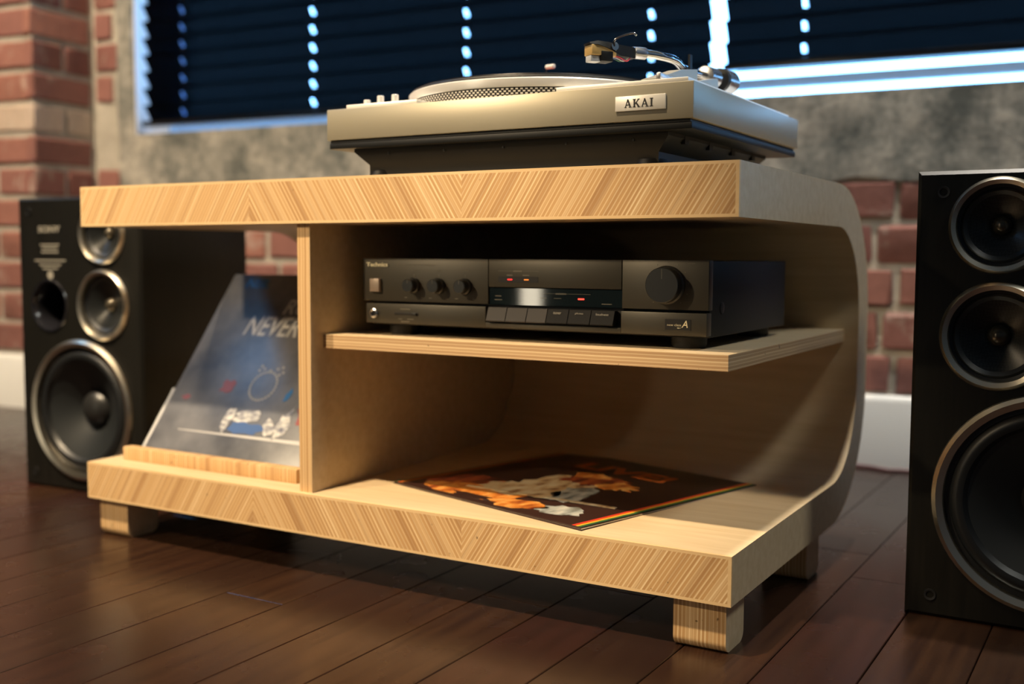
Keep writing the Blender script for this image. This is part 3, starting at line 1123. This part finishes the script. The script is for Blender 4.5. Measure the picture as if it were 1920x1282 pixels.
AO = Vector((-0.268, 0.19, ZSH))
def A(o_, parent=None):
    o_.data.transform(Matrix.Translation(-AO))
    o_.parent = parent or amp
    return o_
def abox(name, x0, x1, y0, y1, z0, z1, mat, parent=None, bev=0.0):
    return A(box(name, x0, x1, y0, y1, z0, z1, mat, None, bev), parent)
abox('body', AX0 + .006, AX1 - .003, AY + .012, 0.335, 0.2985, AZ1 - .001, M['amp_body'], None, 0.0012)
# three upper fascia sections with hairline joints, and the lower one
abox('fascia_panel', AX0, -0.3094, AY, AY + .012, 0.3268, AZ1, M['amp'], None, 0.0005)
abox('fascia_panel', -0.3086, -0.1466, AY, AY + .012, 0.3462, AZ1, M['amp'], None, 0.0005)
abox('fascia_panel', -0.1458, AX1, AY, AY + .012, 0.3268, AZ1, M['amp'], None, 0.0005)
abox('lower_fascia', AX0 + .006, -0.3118, AY - .0015, AY + .012, 0.3008, 0.3240, M['amp'], None, 0.0007)
abox('lower_fascia', -0.3118, -0.1462, AY - .0015, AY + .012, 0.3008, 0.3066, M['amp'], None, 0.0005)
abox('lower_fascia', -0.1462, AX1 - .001, AY - .0015, AY + .012, 0.3008, 0.3240, M['amp'], None, 0.0007)
abox('button_channel', -0.3118, -0.1462, AY + .006, AY + .012, 0.3066, 0.3262, M['amp_body'])
disp = abox('display_window', -0.3080, -0.1462, AY + .0015, AY + .012, 0.3268, 0.3452, M['amp_glass'])
# push buttons, tilted faces
bx = [-0.3088, -0.2838, -0.2578, -0.2330, -0.2070, -0.1803, -0.1530]
btxt = ['', '', '', 'tuner', 'phono', 'loudness']
for k in range(6):
    x0, x1 = bx[k] + .0005, bx[k + 1] - .0005
    bm = bmesh.new()
    pf = [(AY - .0010, 0.3236), (AY + .006, 0.3236), (AY + .006, 0.3082), (AY - .0062, 0.3082), (AY - .0066, 0.3092)]
    aa = [bm.verts.new((x0, y, z_)) for y, z_ in pf]
    bb = [bm.verts.new((x1, y, z_)) for y, z_ in pf]
    for q in range(5):
        bm.faces.new((aa[q], aa[(q + 1) % 5], bb[(q + 1) % 5], bb[q]))
    bm.faces.new(aa)
    bm.faces.new(bb)
    bt = A(obj('button', bm, M['amp_button_reflect'] if k < 3 else M['amp_button'], None))
    if btxt[k]:
        tl = math.atan2(0.0056, 0.0144)
        m4 = Matrix.Translation(((x0 + x1) / 2, AY - .0032, 0.3195)) @ Matrix.Rotation(R(90) - tl, 4, 'X')
        m4 = m4 @ Matrix.Translation((0, 0, 0.0004))
        A(text('lettering', btxt[k], min(0.0019 * len(btxt[k]), 0.0145), 0.0026, m4, M['amp_print'], None), bt)
# knobs
def knob(x, z_, r, depth, base_r, nm='tone_knob'):
    bm = bmesh.new()
    seg = 36
    add_lathe(bm, [(0, 0), (base_r, 0), (base_r, 0.0035), (r, 0.005), (r, depth - .0008), (r - .0008, depth), (0, depth)], Matrix.Translation((x, AY, z_)) @ FRONT, seg)
    k_ = A(obj(nm, bm, M['amp_knob'], None, 30))
    A(box('pointer', x - .0003, x + .0003, AY - depth - .0002, AY - depth + .001, z_ + r * .35, z_ + r * .92, M['amp_dim']), k_)
    return k_
for x in (-0.4105, -0.3757, -0.3397):
    knob(x, 0.3459, 0.0078, 0.0135, 0.0092)
    A(flat_polys('tick_mark', [rect(x - .0003, x + .0003, 0.3568, 0.3590)], Matrix(((1, 0, 0, 0), (0, 0, -1, AY), (0, 1, 0, 0), (0, 0, 0, 1))), M['amp_dim'], None, 0.0002))
    for dx in (-0.0115, 0.0115):
        A(flat_polys('scale_mark', [rect(x + dx - .002, x + dx + .002, 0.3313, 0.3322)], Matrix(((1, 0, 0, 0), (0, 0, -1, AY), (0, 1, 0, 0), (0, 0, 0, 1))), M['amp_dim'], None, 0.0002))
vk = knob(-0.0958, 0.3518, 0.0180, 0.0150, 0.0196, 'volume_knob')
dots = []
for k in range(11):
    an = R(-50 + 28 * k)
    cx_, cz_ = -0.0958 + 0.0232 * math.cos(an), 0.3518 + 0.0232 * math.sin(an)
    dots.append([(cx_ + .0005 * math.cos(R(45 * q)), cz_ + .0005 * math.sin(R(45 * q))) for q in range(8)])
FP = Matrix(((1, 0, 0, 0), (0, 0, -1, AY), (0, 1, 0, 0), (0, 0, 0, 1)))
A(flat_polys('volume_scale', dots, FP, M['amp_dim'], None))
A(text('lettering', 'volume', 0.0078, 0.0018, front_plane(-0.0700, AY, 0.3738), M['amp_dim'], None))
# headings
A(text('lettering', 'Technics', 0.0315, 0.0048, front_plane(-0.4628, AY - .0006, 0.3698), M['amp_gold'], None, 0.03, 0.0006))
A(text('lettering', 'stereo integrated amplifier', 0.0545, 0.0022, front_plane(-0.4075, AY, 0.3696), M['amp_dim'], None))
A(text('lettering', 'balance', 0.0090, 0.0022, front_plane(-0.3393, AY, 0.3638), M['amp_dim'], None))
A(text('lettering', 'bass', 0.0055, 0.0020, front_plane(-0.4105, AY, 0.3635), M['amp_dim'], None))
A(text('lettering', 'treble', 0.0075, 0.0022, front_plane(-0.3757, AY, 0.3635), M['amp_dim'], None))
A(flat_polys('print_line', [rect(-0.2961, -0.2775, 0.3638, 0.3641), rect(-0.2650, -0.2454, 0.3638, 0.3641), rect(-0.2770, -0.2660, 0.3632, 0.3646),
                            rect(-0.2850, -0.2780, 0.3588, 0.3600), rect(-0.2650, -0.2570, 0.3588, 0.3600)], FP, M['amp_dim'], None))
FPD = Matrix(((1, 0, 0, 0), (0, 0, -1, AY + .0015), (0, 1, 0, 0), (0, 0, 0, 1)))
A(flat_polys('print_line', [rect(-0.2400, -0.1830, 0.3400, 0.3403), rect(-0.2250, -0.2120, 0.3394, 0.3408), rect(-0.2440, -0.2360, 0.3349, 0.3353), rect(-0.2270, -0.2180, 0.3349, 0.3354),
                            rect(-0.3010, -0.2930, 0.3358, 0.3368), rect(-0.3020, -0.2920, 0.3318, 0.3326), rect(-0.1700, -0.1580, 0.3300, 0.3308)], FPD, M['amp_dim'], None), disp)
# power switch, jack, slider
pb = abox('power_button', -0.4717, -0.4580, AY - .0045, AY + .001, 0.3377, 0.3531, plain('pink_grey_button', (0.42, 0.33, 0.26), 0.4, 0.3), None, 0.0006)
A(lathe('headphone_jack', [(0.0032, 0.0003), (0.0032, 0.0025), (0.0040, 0.0031), (0.0056, 0.0025), (0.0058, 0.0)], M['brushed'], None, (-0.4665, AY - .0015, 0.3122), 'front', 32))
A(lathe('jack_hole', [(0, 0.0004), (0.0034, 0.0004)], M['ink'], None, (-0.4665, AY - .0015, 0.3122), 'front', 24))
sl = abox('speaker_switch', -0.4376, -0.4030, AY - .0018, AY, 0.3109, 0.3144, M['ink'], None, 0.0006)
abox('slider', -0.4120, -0.4050, AY - .0040, AY - .0018, 0.3113, 0.3140, M['amp_knob'], sl, 0.0004)
FPL = Matrix(((1, 0, 0, 0), (0, 0, -1, AY - .0015), (0, 1, 0, 0), (0, 0, 0, 1)))
A(flat_polys('print_line', [rect(-0.4290, -0.4150, 0.3174, 0.3186), rect(-0.4320, -0.4265, 0.3060, 0.3070), rect(-0.4190, -0.4100, 0.3060, 0.3070), rect(-0.4280, -0.4160, 0.3030, 0.3042)], FPL, M['amp_dim'], None))
# indicator lights
lb = abox('indicator_window', -0.2961, -0.2454, AY - .0003, AY + .002, 0.3517, 0.3579, M['ink'])
for x, c in ((-0.2809, (1.0, 0.03, 0.03)), (-0.2601, (1.0, 0.28, 0.04))):
    abox('indicator_light', x - .0028, x + .0028, AY - .0008, AY - .0002, 0.3541, 0.3552, plain('led', c, 0.4, 0, 0.5, c, 2.2 if c[1] < .1 else 1.0), lb)
abox('indicator_light', -0.1975, -0.1905, AY + .0008, AY + .0018, 0.3343, 0.3357, plain('led_red', (1, 0.05, 0.03), 0.4, 0, 0.5, (1, 0.05, 0.03), 3.0), disp)
# badge
bg_ = abox('badge', -0.0968, -0.0690, AY - .0020, AY - .0015, 0.3066, 0.3174, M['ink'])
A(text('lettering', 'new class', 0.0150, 0.0024, front_plane(-0.0868, AY - .0020, 0.3117), M['amp_gold'], None), bg_)
A(text('lettering', 'A', 0.0068, 0.0072, front_plane(-0.0755, AY - .0020, 0.3128), M['amp_gold'], None, 0.01, 0.0003, 0.25), bg_)
A(flat_polys('flourish', [[(-0.0838, 0.3086), (-0.0825, 0.3080), (-0.0800, 0.3084), (-0.0783, 0.3098), (-0.0775, 0.3102), (-0.0792, 0.3090), (-0.0812, 0.3090), (-0.0832, 0.3092)]],
             Matrix(((1, 0, 0, 0), (0, 0, -1, AY - .0020), (0, 1, 0, 0), (0, 0, 0, 1))), M['amp_gold'], None), bg_)
for x, y in ((-0.445, 0.095), (-0.083, 0.095), (-0.445, 0.30), (-0.083, 0.30)):
    A(lathe('foot', [(0, 0), (0.017, 0), (0.0185, 0.003), (0.0190, 0.0117), (0, 0.0117)], M['amp_body'], None, (x, y, ZSH), 'up', 28))
# side vents / screw on the right cheek
bm = bmesh.new()
add_lathe(bm, [(0, 0), (0.006, 0), (0.006, 0.0010), (0.004, 0.0016), (0, 0.0016)], Matrix.Translation((AX1 - .003, 0.112, 0.328)) @ Matrix.Rotation(R(90), 4, 'Y'), 24)
A(obj('side_screw', bm, M['rubber'], None))

# ================================================================ LOUDSPEAKERS
def mat_ash():
    m, nt, b = new_mat('black_ash_vinyl')
    g = noise(nt, coords(nt, (120, 120, 6)), 1.5, 4)
    nt.links.new(ramp(nt, g, [(0.3, (0.006, 0.006, 0.005)), (0.75, (0.011, 0.010, 0.008))]), b.inputs['Base Color'])
    b.inputs['Roughness'].default_value = 0.38
    b.inputs['Specular IOR Level'].default_value = 0.3
    return m
M['ash'] = mat_ash()
M['ring'] = plain('brushed_bronze_ring', (0.72, 0.66, 0.54), 0.30, 1.0)
M['cone'] = plain('dark_cone', (0.010, 0.012, 0.013), 0.5)
M['surround'] = plain('rubber_surround', (0.008, 0.009, 0.010), 0.4)
M['cap'] = plain('dust_cap', (0.018, 0.018, 0.018), 0.35)
def mat_weave():
    m, nt, b = new_mat('woven_cone')
    ck = N(nt, 'ShaderNodeTexChecker')
    ck.inputs['Scale'].default_value = 420
    mp = N(nt, 'ShaderNodeMapping')
    mp.inputs['Rotation'].default_value = (0, R(45), 0)
    tc = N(nt, 'ShaderNodeTexCoord')
    nt.links.new(tc.outputs['Object'], mp.inputs['Vector'])
    nt.links.new(mp.outputs[0], ck.inputs['Vector'])
    ck.inputs['Color1'].default_value = (0.004, 0.005, 0.005, 1)
    ck.inputs['Color2'].default_value = (0.014, 0.015, 0.015, 1)
    nt.links.new(ck.outputs['Color'], b.inputs['Base Color'])
    b.inputs['Roughness'].default_value = 0.3
    return m
M['weave'] = mat_weave()
M['sony'] = plain('grey_print', (0.30, 0.28, 0.23), 0.5)
SW, SH, SD = 0.274, 0.470, 0.235

def loudspeaker(loc, rz, mirror, label):
    t = thing('loudspeaker', label, 'speaker', loc, rz, 'pair of three-way loudspeakers')
    fx = (lambda x: SW - x) if mirror else (lambda x: x)
    ch = 0.004
    # cabinet: five sides and a chamfered front rim
    bm = bmesh.new()
    def rr(y, i):
        return [bm.verts.new(p) for p in ((i, y, i), (SW - i, y, i), (SW - i, y, SH - i), (i, y, SH - i))]
    r0, r1, r3 = rr(0.0, ch), rr(ch, 0.0), rr(SD, 0.0)
    for a_, b2 in ((r0, r1), (r1, r3)):
        for k in range(4):
            bm.faces.new((a_[k], a_[(k + 1) % 4], b2[(k + 1) % 4], b2[k]))
    bm.faces.new(r3)
    obj('cabinet', bm, M['ash'], t, 20)
    # drivers: (name, x, z, outer ring radius)
    drv = [('tweeter', 0.193, 0.4135, 0.0495), ('midrange', 0.192, 0.3010, 0.0560), ('woofer', 0.1370, 0.1320, 0.1135)]
    holes = [(fx(x), z_, r - 0.004) for _, x, z_, r in drv] + [(fx(0.070), 0.2975, 0.0375)]
    bm = bmesh.new()
    loops = [[(ch, ch), (SW - ch, ch), (SW - ch, SH - ch), (ch, SH - ch)]]
    for hx, hz, hr in holes:
        loops.append([(hx + hr * math.cos(2 * math.pi * k / 48), hz + hr * math.sin(2 * math.pi * k / 48)) for k in range(48)])
    es = []
    for lp in loops:
        vs = [bm.verts.new((x, 0, z_)) for x, z_ in lp]
        es += [bm.edges.new((vs[k], vs[(k + 1) % len(vs)])) for k in range(len(vs))]
    bmesh.ops.triangle_fill(bm, use_beauty=True, use_dissolve=False, edges=es)
    obj('baffle', bm, M['ash'], t)
    for nm, x, z_, r in drv:
        at = (fx(x), 0, z_)
        big = nm == 'woofer'
        wr = r * (0.155 if not big else 0.105)
        dv = lathe(nm, [(r, 0.0), (r - .001, 0.0030), (r - wr * .45, 0.0062), (r - wr, 0.0040), (r - wr - .0005, -0.004)], M['ring'], t, at, 'front', 72, 25)
        part_label(dv, 'bronze ringed ' + nm)
        ri = r - wr - .0005
        if big:
            lathe('surround', [(ri, -0.004), (ri - .005, -0.004), (ri - .009, 0.001), (ri - .014, 0.0025), (ri - .019, 0.001), (ri - .023, -0.005)], M['surround'], dv, at, 'front', 64)
            rc = ri - .023
            lathe('cone', [(rc, -0.005), (rc * .7, -0.017), (rc * .40, -0.032), (rc * .36, -0.034)], M['cone'], dv, at, 'front', 64)
            lathe('dust_cap', [(rc * .38, -0.033), (rc * .33, -0.025), (rc * .22, -0.019), (rc * .1, -0.0165), (0, -0.016)], M['cap'], dv, at, 'front', 48)
        else:
            lathe('surround', [(ri, -0.004), (ri - .003, -0.005), (ri - .006, -0.002), (ri - .010, -0.005)], M['surround'], dv, at, 'front', 48)
            rc = ri - .010
            lathe('cone', [(rc, -0.005), (rc * .65, -0.010), (rc * .30, -0.017)], M['weave'], dv, at, 'front', 48)
            lathe('dust_cap', [(rc * .31, -0.017), (rc * .25, -0.0120), (rc * .13, -0.0085), (0, -0.0075)], plain('domed_cap', (0.10, 0.085, 0.06), 0.2, 0.6), dv, at, 'front', 32)
    at = (fx(0.070), 0, 0.2975)
    pt = lathe('port', [(0.0425, 0.0), (0.0415, 0.002), (0.0385, 0.0015), (0.034, -0.006), (0.0315, -0.020), (0.031, -0.09)], plain('gloss_black_port', (0.010, 0.010, 0.013), 0.18), t, at, 'front', 48)
    lathe('port_back', [(0, -0.0895), (0.0312, -0.0895)], M['ink'], pt, at, 'front', 32)
    for cx_, cz_ in ((0.026, SH - 0.022), (SW - 0.026, SH - 0.022), (0.026, 0.024), (SW - 0.026, 0.024)):
        lathe('grille_peg', [(0.0062, 0.0), (0.0060, 0.0015), (0.0040, 0.0012), (0.0036, -0.002), (0, -0.002)], M['rubber'], t, (cx_, 0.0, cz_), 'front', 20)
    # printing beside the tweeter
    px_ = fx(0.074)
    text('lettering', 'SONY', 0.052, 0.0105, front_plane(px_, 0, 0.4200), M['sony'], t, 0.03)
    bars = [(0.044, 0.395), (0.036, 0.3895), (0.040, 0.3835), (0.072, 0.3700), (0.050, 0.3630), (0.036, 0.3570)]
    flat_polys('print_line', [rect(px_ - w_ / 2, px_ + w_ / 2, z_ - .0011, z_ + .0011) for w_, z_ in bars], Matrix(((1, 0, 0, 0), (0, 0, -1, 0), (0, 1, 0, 0), (0, 0, 0, 1))), M['sony'], t)
    flat_polys('print_emblem', [[(px_ + .0075 * math.cos(R(60 * k)), 0.3465 + .0075 * math.sin(R(60 * k))) for k in range(6)]], Matrix(((1, 0, 0, 0), (0, 0, -1, 0), (0, 1, 0, 0), (0, 0, 0, 1))), M['sony'], t)
    return t
loudspeaker((-1.274, 0.166, 0.0), R(2.5), False, 'black three-way loudspeaker left of the console, lettering and port showing')
loudspeaker((0.1125, 0.2350, 0.0), R(0.0), True, 'black three-way loudspeaker right of the console, cut by the picture edge')

# ================================================================ RECORD SLEEVES
def ell(cx_, cy_, rx, ry, rot=0.0, n=20, wob=0.0, seed=1):
    r_ = random.Random(seed)
    out = []
    for k in range(n):
        a_ = 2 * math.pi * k / n
        q = 1 + r_.uniform(-wob, wob)
        x, y = rx * q * math.cos(a_), ry * q * math.sin(a_)
        out.append((cx_ + x * math.cos(rot) - y * math.sin(rot), cy_ + x * math.sin(rot) + y * math.cos(rot)))
    return out

LS = 0.315
H = LS / 2
# --- sleeve lying on the lower deck; local x+ is the top of the cover
slv = thing('record_sleeve', 'dark brown record sleeve with red, yellow and green stripes lying on the lower deck', 'record sleeve',
            (-0.2723, 0.2076, Z2), 1.2906)
card = plain('brown_card', (0.030, 0.013, 0.010), 0.32)
bm = bmesh.new()
add_box(bm, -H, H, -H, H, 0.0, 0.0016, 0.0005)
add_box(bm, -H + .0005, H - .0005, -H + .0008, H - .0005, 0.0019, 0.0036, 0.0005)
jk = obj('jacket', bm, card, slv)
bm = bmesh.new()
add_box(bm, -H + .001, H - .001, -H + .0002, H - .001, 0.0012, 0.0023)
obj('sleeve_edge', bm, plain('worn_card_edge', (0.62, 0.54, 0.42), 0.7), slv)
ZT = Matrix.Translation((0, 0, 0.0036))
red, yel, grn = plain('print_red', (0.62, 0.045, 0.02), 0.35), plain('print_yellow', (0.75, 0.38, 0.03), 0.35), plain('print_green', (0.02, 0.13, 0.045), 0.35)
org, cream, blu, brn = plain('print_orange', (0.60, 0.20, 0.03), 0.35), plain('print_cream', (0.58, 0.47, 0.30), 0.35), plain('print_greyblue', (0.30, 0.34, 0.33), 0.35), plain('print_rust', (0.30, 0.06, 0.02), 0.35)
for y0, y1, m_ in ((-H + .002, -H + .0060, grn), (-H + .0060, -H + .0100, yel), (-H + .0100, -H + .0150, red),
                   (H - .0060, H - .002, grn), (H - .0100, H - .0060, red), (H - .0115, H - .0100, yel)):
    part = flat_polys('stripe', [rect(-H + .002, H - .002, y0, y1)], ZT, m_, slv)
# abstract warm patches in the middle of the cover
def mat_print(name, stops, scale):
    m, nt, b = new_mat(name)
    n_ = noise(nt, coords(nt, (1, 2.2, 1)), scale, 5, 0.6)
    nt.links.new(ramp(nt, n_, stops), b.inputs['Base Color'])
    b.inputs['Roughness'].default_value = 0.35
    return m
DK = (0.030, 0.013, 0.010)
p_org = mat_print('print_orange_mottle', [(0.36, (0.20, 0.035, 0.012)), (0.50, (0.60, 0.20, 0.03)), (0.62, (0.78, 0.42, 0.12))], 26)
p_crm = mat_print('print_cream_mottle', [(0.36, (0.22, 0.09, 0.035)), (0.47, (0.58, 0.42, 0.22)), (0.62, (0.70, 0.62, 0.44))], 30)
p_blu = mat_print('print_grey_mottle', [(0.38, (0.12, 0.12, 0.10)), (0.50, (0.34, 0.37, 0.36)), (0.64, (0.55, 0.55, 0.50))], 30)
p_drk = mat_print('print_rust_mottle', [(0.40, DK), (0.55, (0.26, 0.05, 0.02)), (0.68, (0.50, 0.16, 0.03))], 28)
for pl_, m_, th in ((ell(-0.095, 0.098, 0.048, 0.050, 0.2, 26, .12, 3), p_drk, .0002), (ell(-0.118, 0.050, 0.034, 0.070, 0.15, 26, .15, 4), p_org, .0003),
                    (ell(-0.030, 0.005, 0.058, 0.046, 0.5, 26, .20, 6), p_crm, .0004), (ell(-0.075, 0.025, 0.034, 0.052, 0.2, 24, .2, 7), p_crm, .00045),
                    (ell(-0.130, -0.040, 0.018, 0.036, 0.3, 20, .2, 5), p_org, .0005), (ell(-0.118, -0.092, 0.020, 0.030, 0.3, 20, .22, 8), p_blu, .0005),
                    (ell(-0.050, -0.045, 0.042, 0.024, 0.35, 22, .18, 9), p_blu, .0006), (ell(-0.070, -0.012, 0.022, 0.026, 0.1, 20, .18, 10), p_crm, .0006),
                    (ell(0.028, -0.012, 0.030, 0.044, 0.4, 28, .25, 11), p_drk, .0007), (ell(0.020, -0.052, 0.020, 0.026, 0.0, 22, .35, 12), p_org, .0008),
                    (ell(0.044, 0.012, 0.016, 0.026, 0.3, 20, .3, 13), p_org, .0008),
                    (stroke((-0.108, 0.075), (-0.066, -0.125), 0.0055), p_crm, .0009), (ell(-0.141, 0.030, 0.008, 0.030, 0.05, 16, .3, 14), plain('print_black', DK, .35), .0009)):
    flat_polys('print_patch', [pl_], ZT, m_, slv, th)
lm = Matrix.Translation((0.095, 0.0, 0.0036)) @ Matrix.Rotation(R(-90), 4, 'Z')
text('lettering', 'LIVE!', 0.150, 0.040, lm, plain('print_title', (0.72, 0.19, 0.04), 0.4), slv, 0.045, 0.0004)

# --- sleeve leaning behind the lip in the left bay
def mat_sleeve2():
    m, nt, b = new_mat('glossy_night_sleeve')
    n = noise(nt, coords(nt, (1, 1, 1)), 9.0, 5)
    nt.links.new(ramp(nt, n, [(0.35, (0.040, 0.044, 0.058)), (0.60, (0.150, 0.155, 0.175)), (0.8, (0.26, 0.26, 0.28))]), b.inputs['Base Color'])
    b.inputs['Roughness'].default_value = 0.36
    b.inputs['Coat Weight'].default_value = 0.3
    b.inputs['Coat Roughness'].default_value = 0.30
    return m
sl2 = thing('record_sleeve', 'glossy dark blue grey record sleeve leaning in the left bay', 'record sleeve', (0, 0, 0))
sl2.rotation_euler = (LEAN, 0, 0)
sl2.location = (-0.718, 0.0605, Z2 + 0.0004)
bm = bmesh.new()
add_box(bm, -H, H, 0, LS, -0.0040, 0.0, 0.0006)      # local y runs up the cover, local z is the face normal
obj('jacket', bm, mat_sleeve2(), sl2)
white = plain('print_white', (0.50, 0.49, 0.47), 0.4)
p_fig = mat_print('print_pale_mottle', [(0.36, (0.10, 0.10, 0.12)), (0.50, (0.36, 0.35, 0.33)), (0.62, (0.62, 0.60, 0.54))], 60)
azure = plain('print_blue', (0.02, 0.16, 0.42), 0.4)
IDM = Matrix.Identity(4)
text('lettering', 'NEVER S', 0.128, 0.034, Matrix.Translation((-0.018, 0.224, 0.0)), white, sl2, 0.01, 0.0003, 0.2)
text('lettering', 'RUST', 0.085, 0.026, Matrix.Translation((0.016, 0.258, 0.0)), white, sl2, 0.01, 0.0003, 0.2)
text('lettering', 'NEIL', 0.046, 0.017, Matrix.Translation((-0.101, 0.2985, 0.0)), azure, sl2, 0.03, 0.0003, 0.2)
flat_polys('print_stage', [[(-0.112, 0.0482), (0.150, 0.0450), (0.150, 0.0510), (-0.112, 0.0492)]], IDM, white, sl2, 0.0003)
beige = plain('print_beige', (0.50, 0.47, 0.38), 0.4)
ringp = []
for k in range(28):
    a_ = 2 * math.pi * k / 28
    ringp.append(ell(0.003 + 0.0225 * math.cos(a_), 0.1270 + 0.0225 * math.sin(a_), 0.0018, 0.0018, 0, 8))
ringp += [ell(0.003 + dx, 0.152 + dy, 0.0020, 0.0020, 0, 8) for dx, dy in ((-.018, .006), (-.012, .002), (0, 0), (.012, .003), (.02, .006), (.024, -.002), (-.020, -.001), (.019, -.006))]
tag(flat_polys('print_ring', ringp, IDM, beige, sl2, 0.0003), kind='stuff')
deepblue, dullred = plain('print_deepblue', (0.05, 0.10, 0.25), 0.4), plain('print_dullred', (0.25, 0.06, 0.04), 0.4)
for pl_, m_, th in ((ell(-0.031, 0.070, 0.008, 0.021, -0.15, 14, .3, 21), p_fig, .0004), (ell(0.068, 0.073, 0.010, 0.023, -0.2, 14, .3, 22), p_fig, .0004),
                    (ell(0.046, 0.066, 0.010, 0.012, 0.4, 12, .3, 32), p_fig, .0005), (ell(0.002, 0.060, 0.030, 0.010, 0, 16, .3, 23), deepblue, .0004),
                    (ell(0.000, 0.078, 0.022, 0.009, 0.2, 16, .35, 33), p_fig, .0003), (ell(0.054, 0.1156, 0.004, 0.011, -0.3, 10, .2, 24), azure, .0004),
                    (ell(-0.060, 0.121, 0.012, 0.011, 0, 12, .35, 25), dullred, .0004), (ell(0.095, 0.095, 0.012, 0.022, 0, 12, .3, 26), dullred, .0003),
                    (ell(-0.128, 0.0995, 0.008, 0.004, 0, 10, .3, 27), dullred, .0004)):
    flat_polys('print_patch', [pl_], IDM, m_, sl2, th)

# ================================================================ CABLE
cb = tube('speaker_cable', catmull([(-0.55, 1.015, 0.0032), (-0.30, 1.025, 0.0032), (-0.125, 1.043, 0.0032), (-0.072, 1.030, 0.0032), (-0.035, 1.040, 0.0032), (0.10, 1.055, 0.0032), (0.45, 0.98, 0.0032)], 8), 0.0032,
          plain('dull_red_cable', (0.16, 0.07, 0.075), 0.5), None, 10)
tag(cb, 'dull red cable on the floor along the white skirting', 'cable')
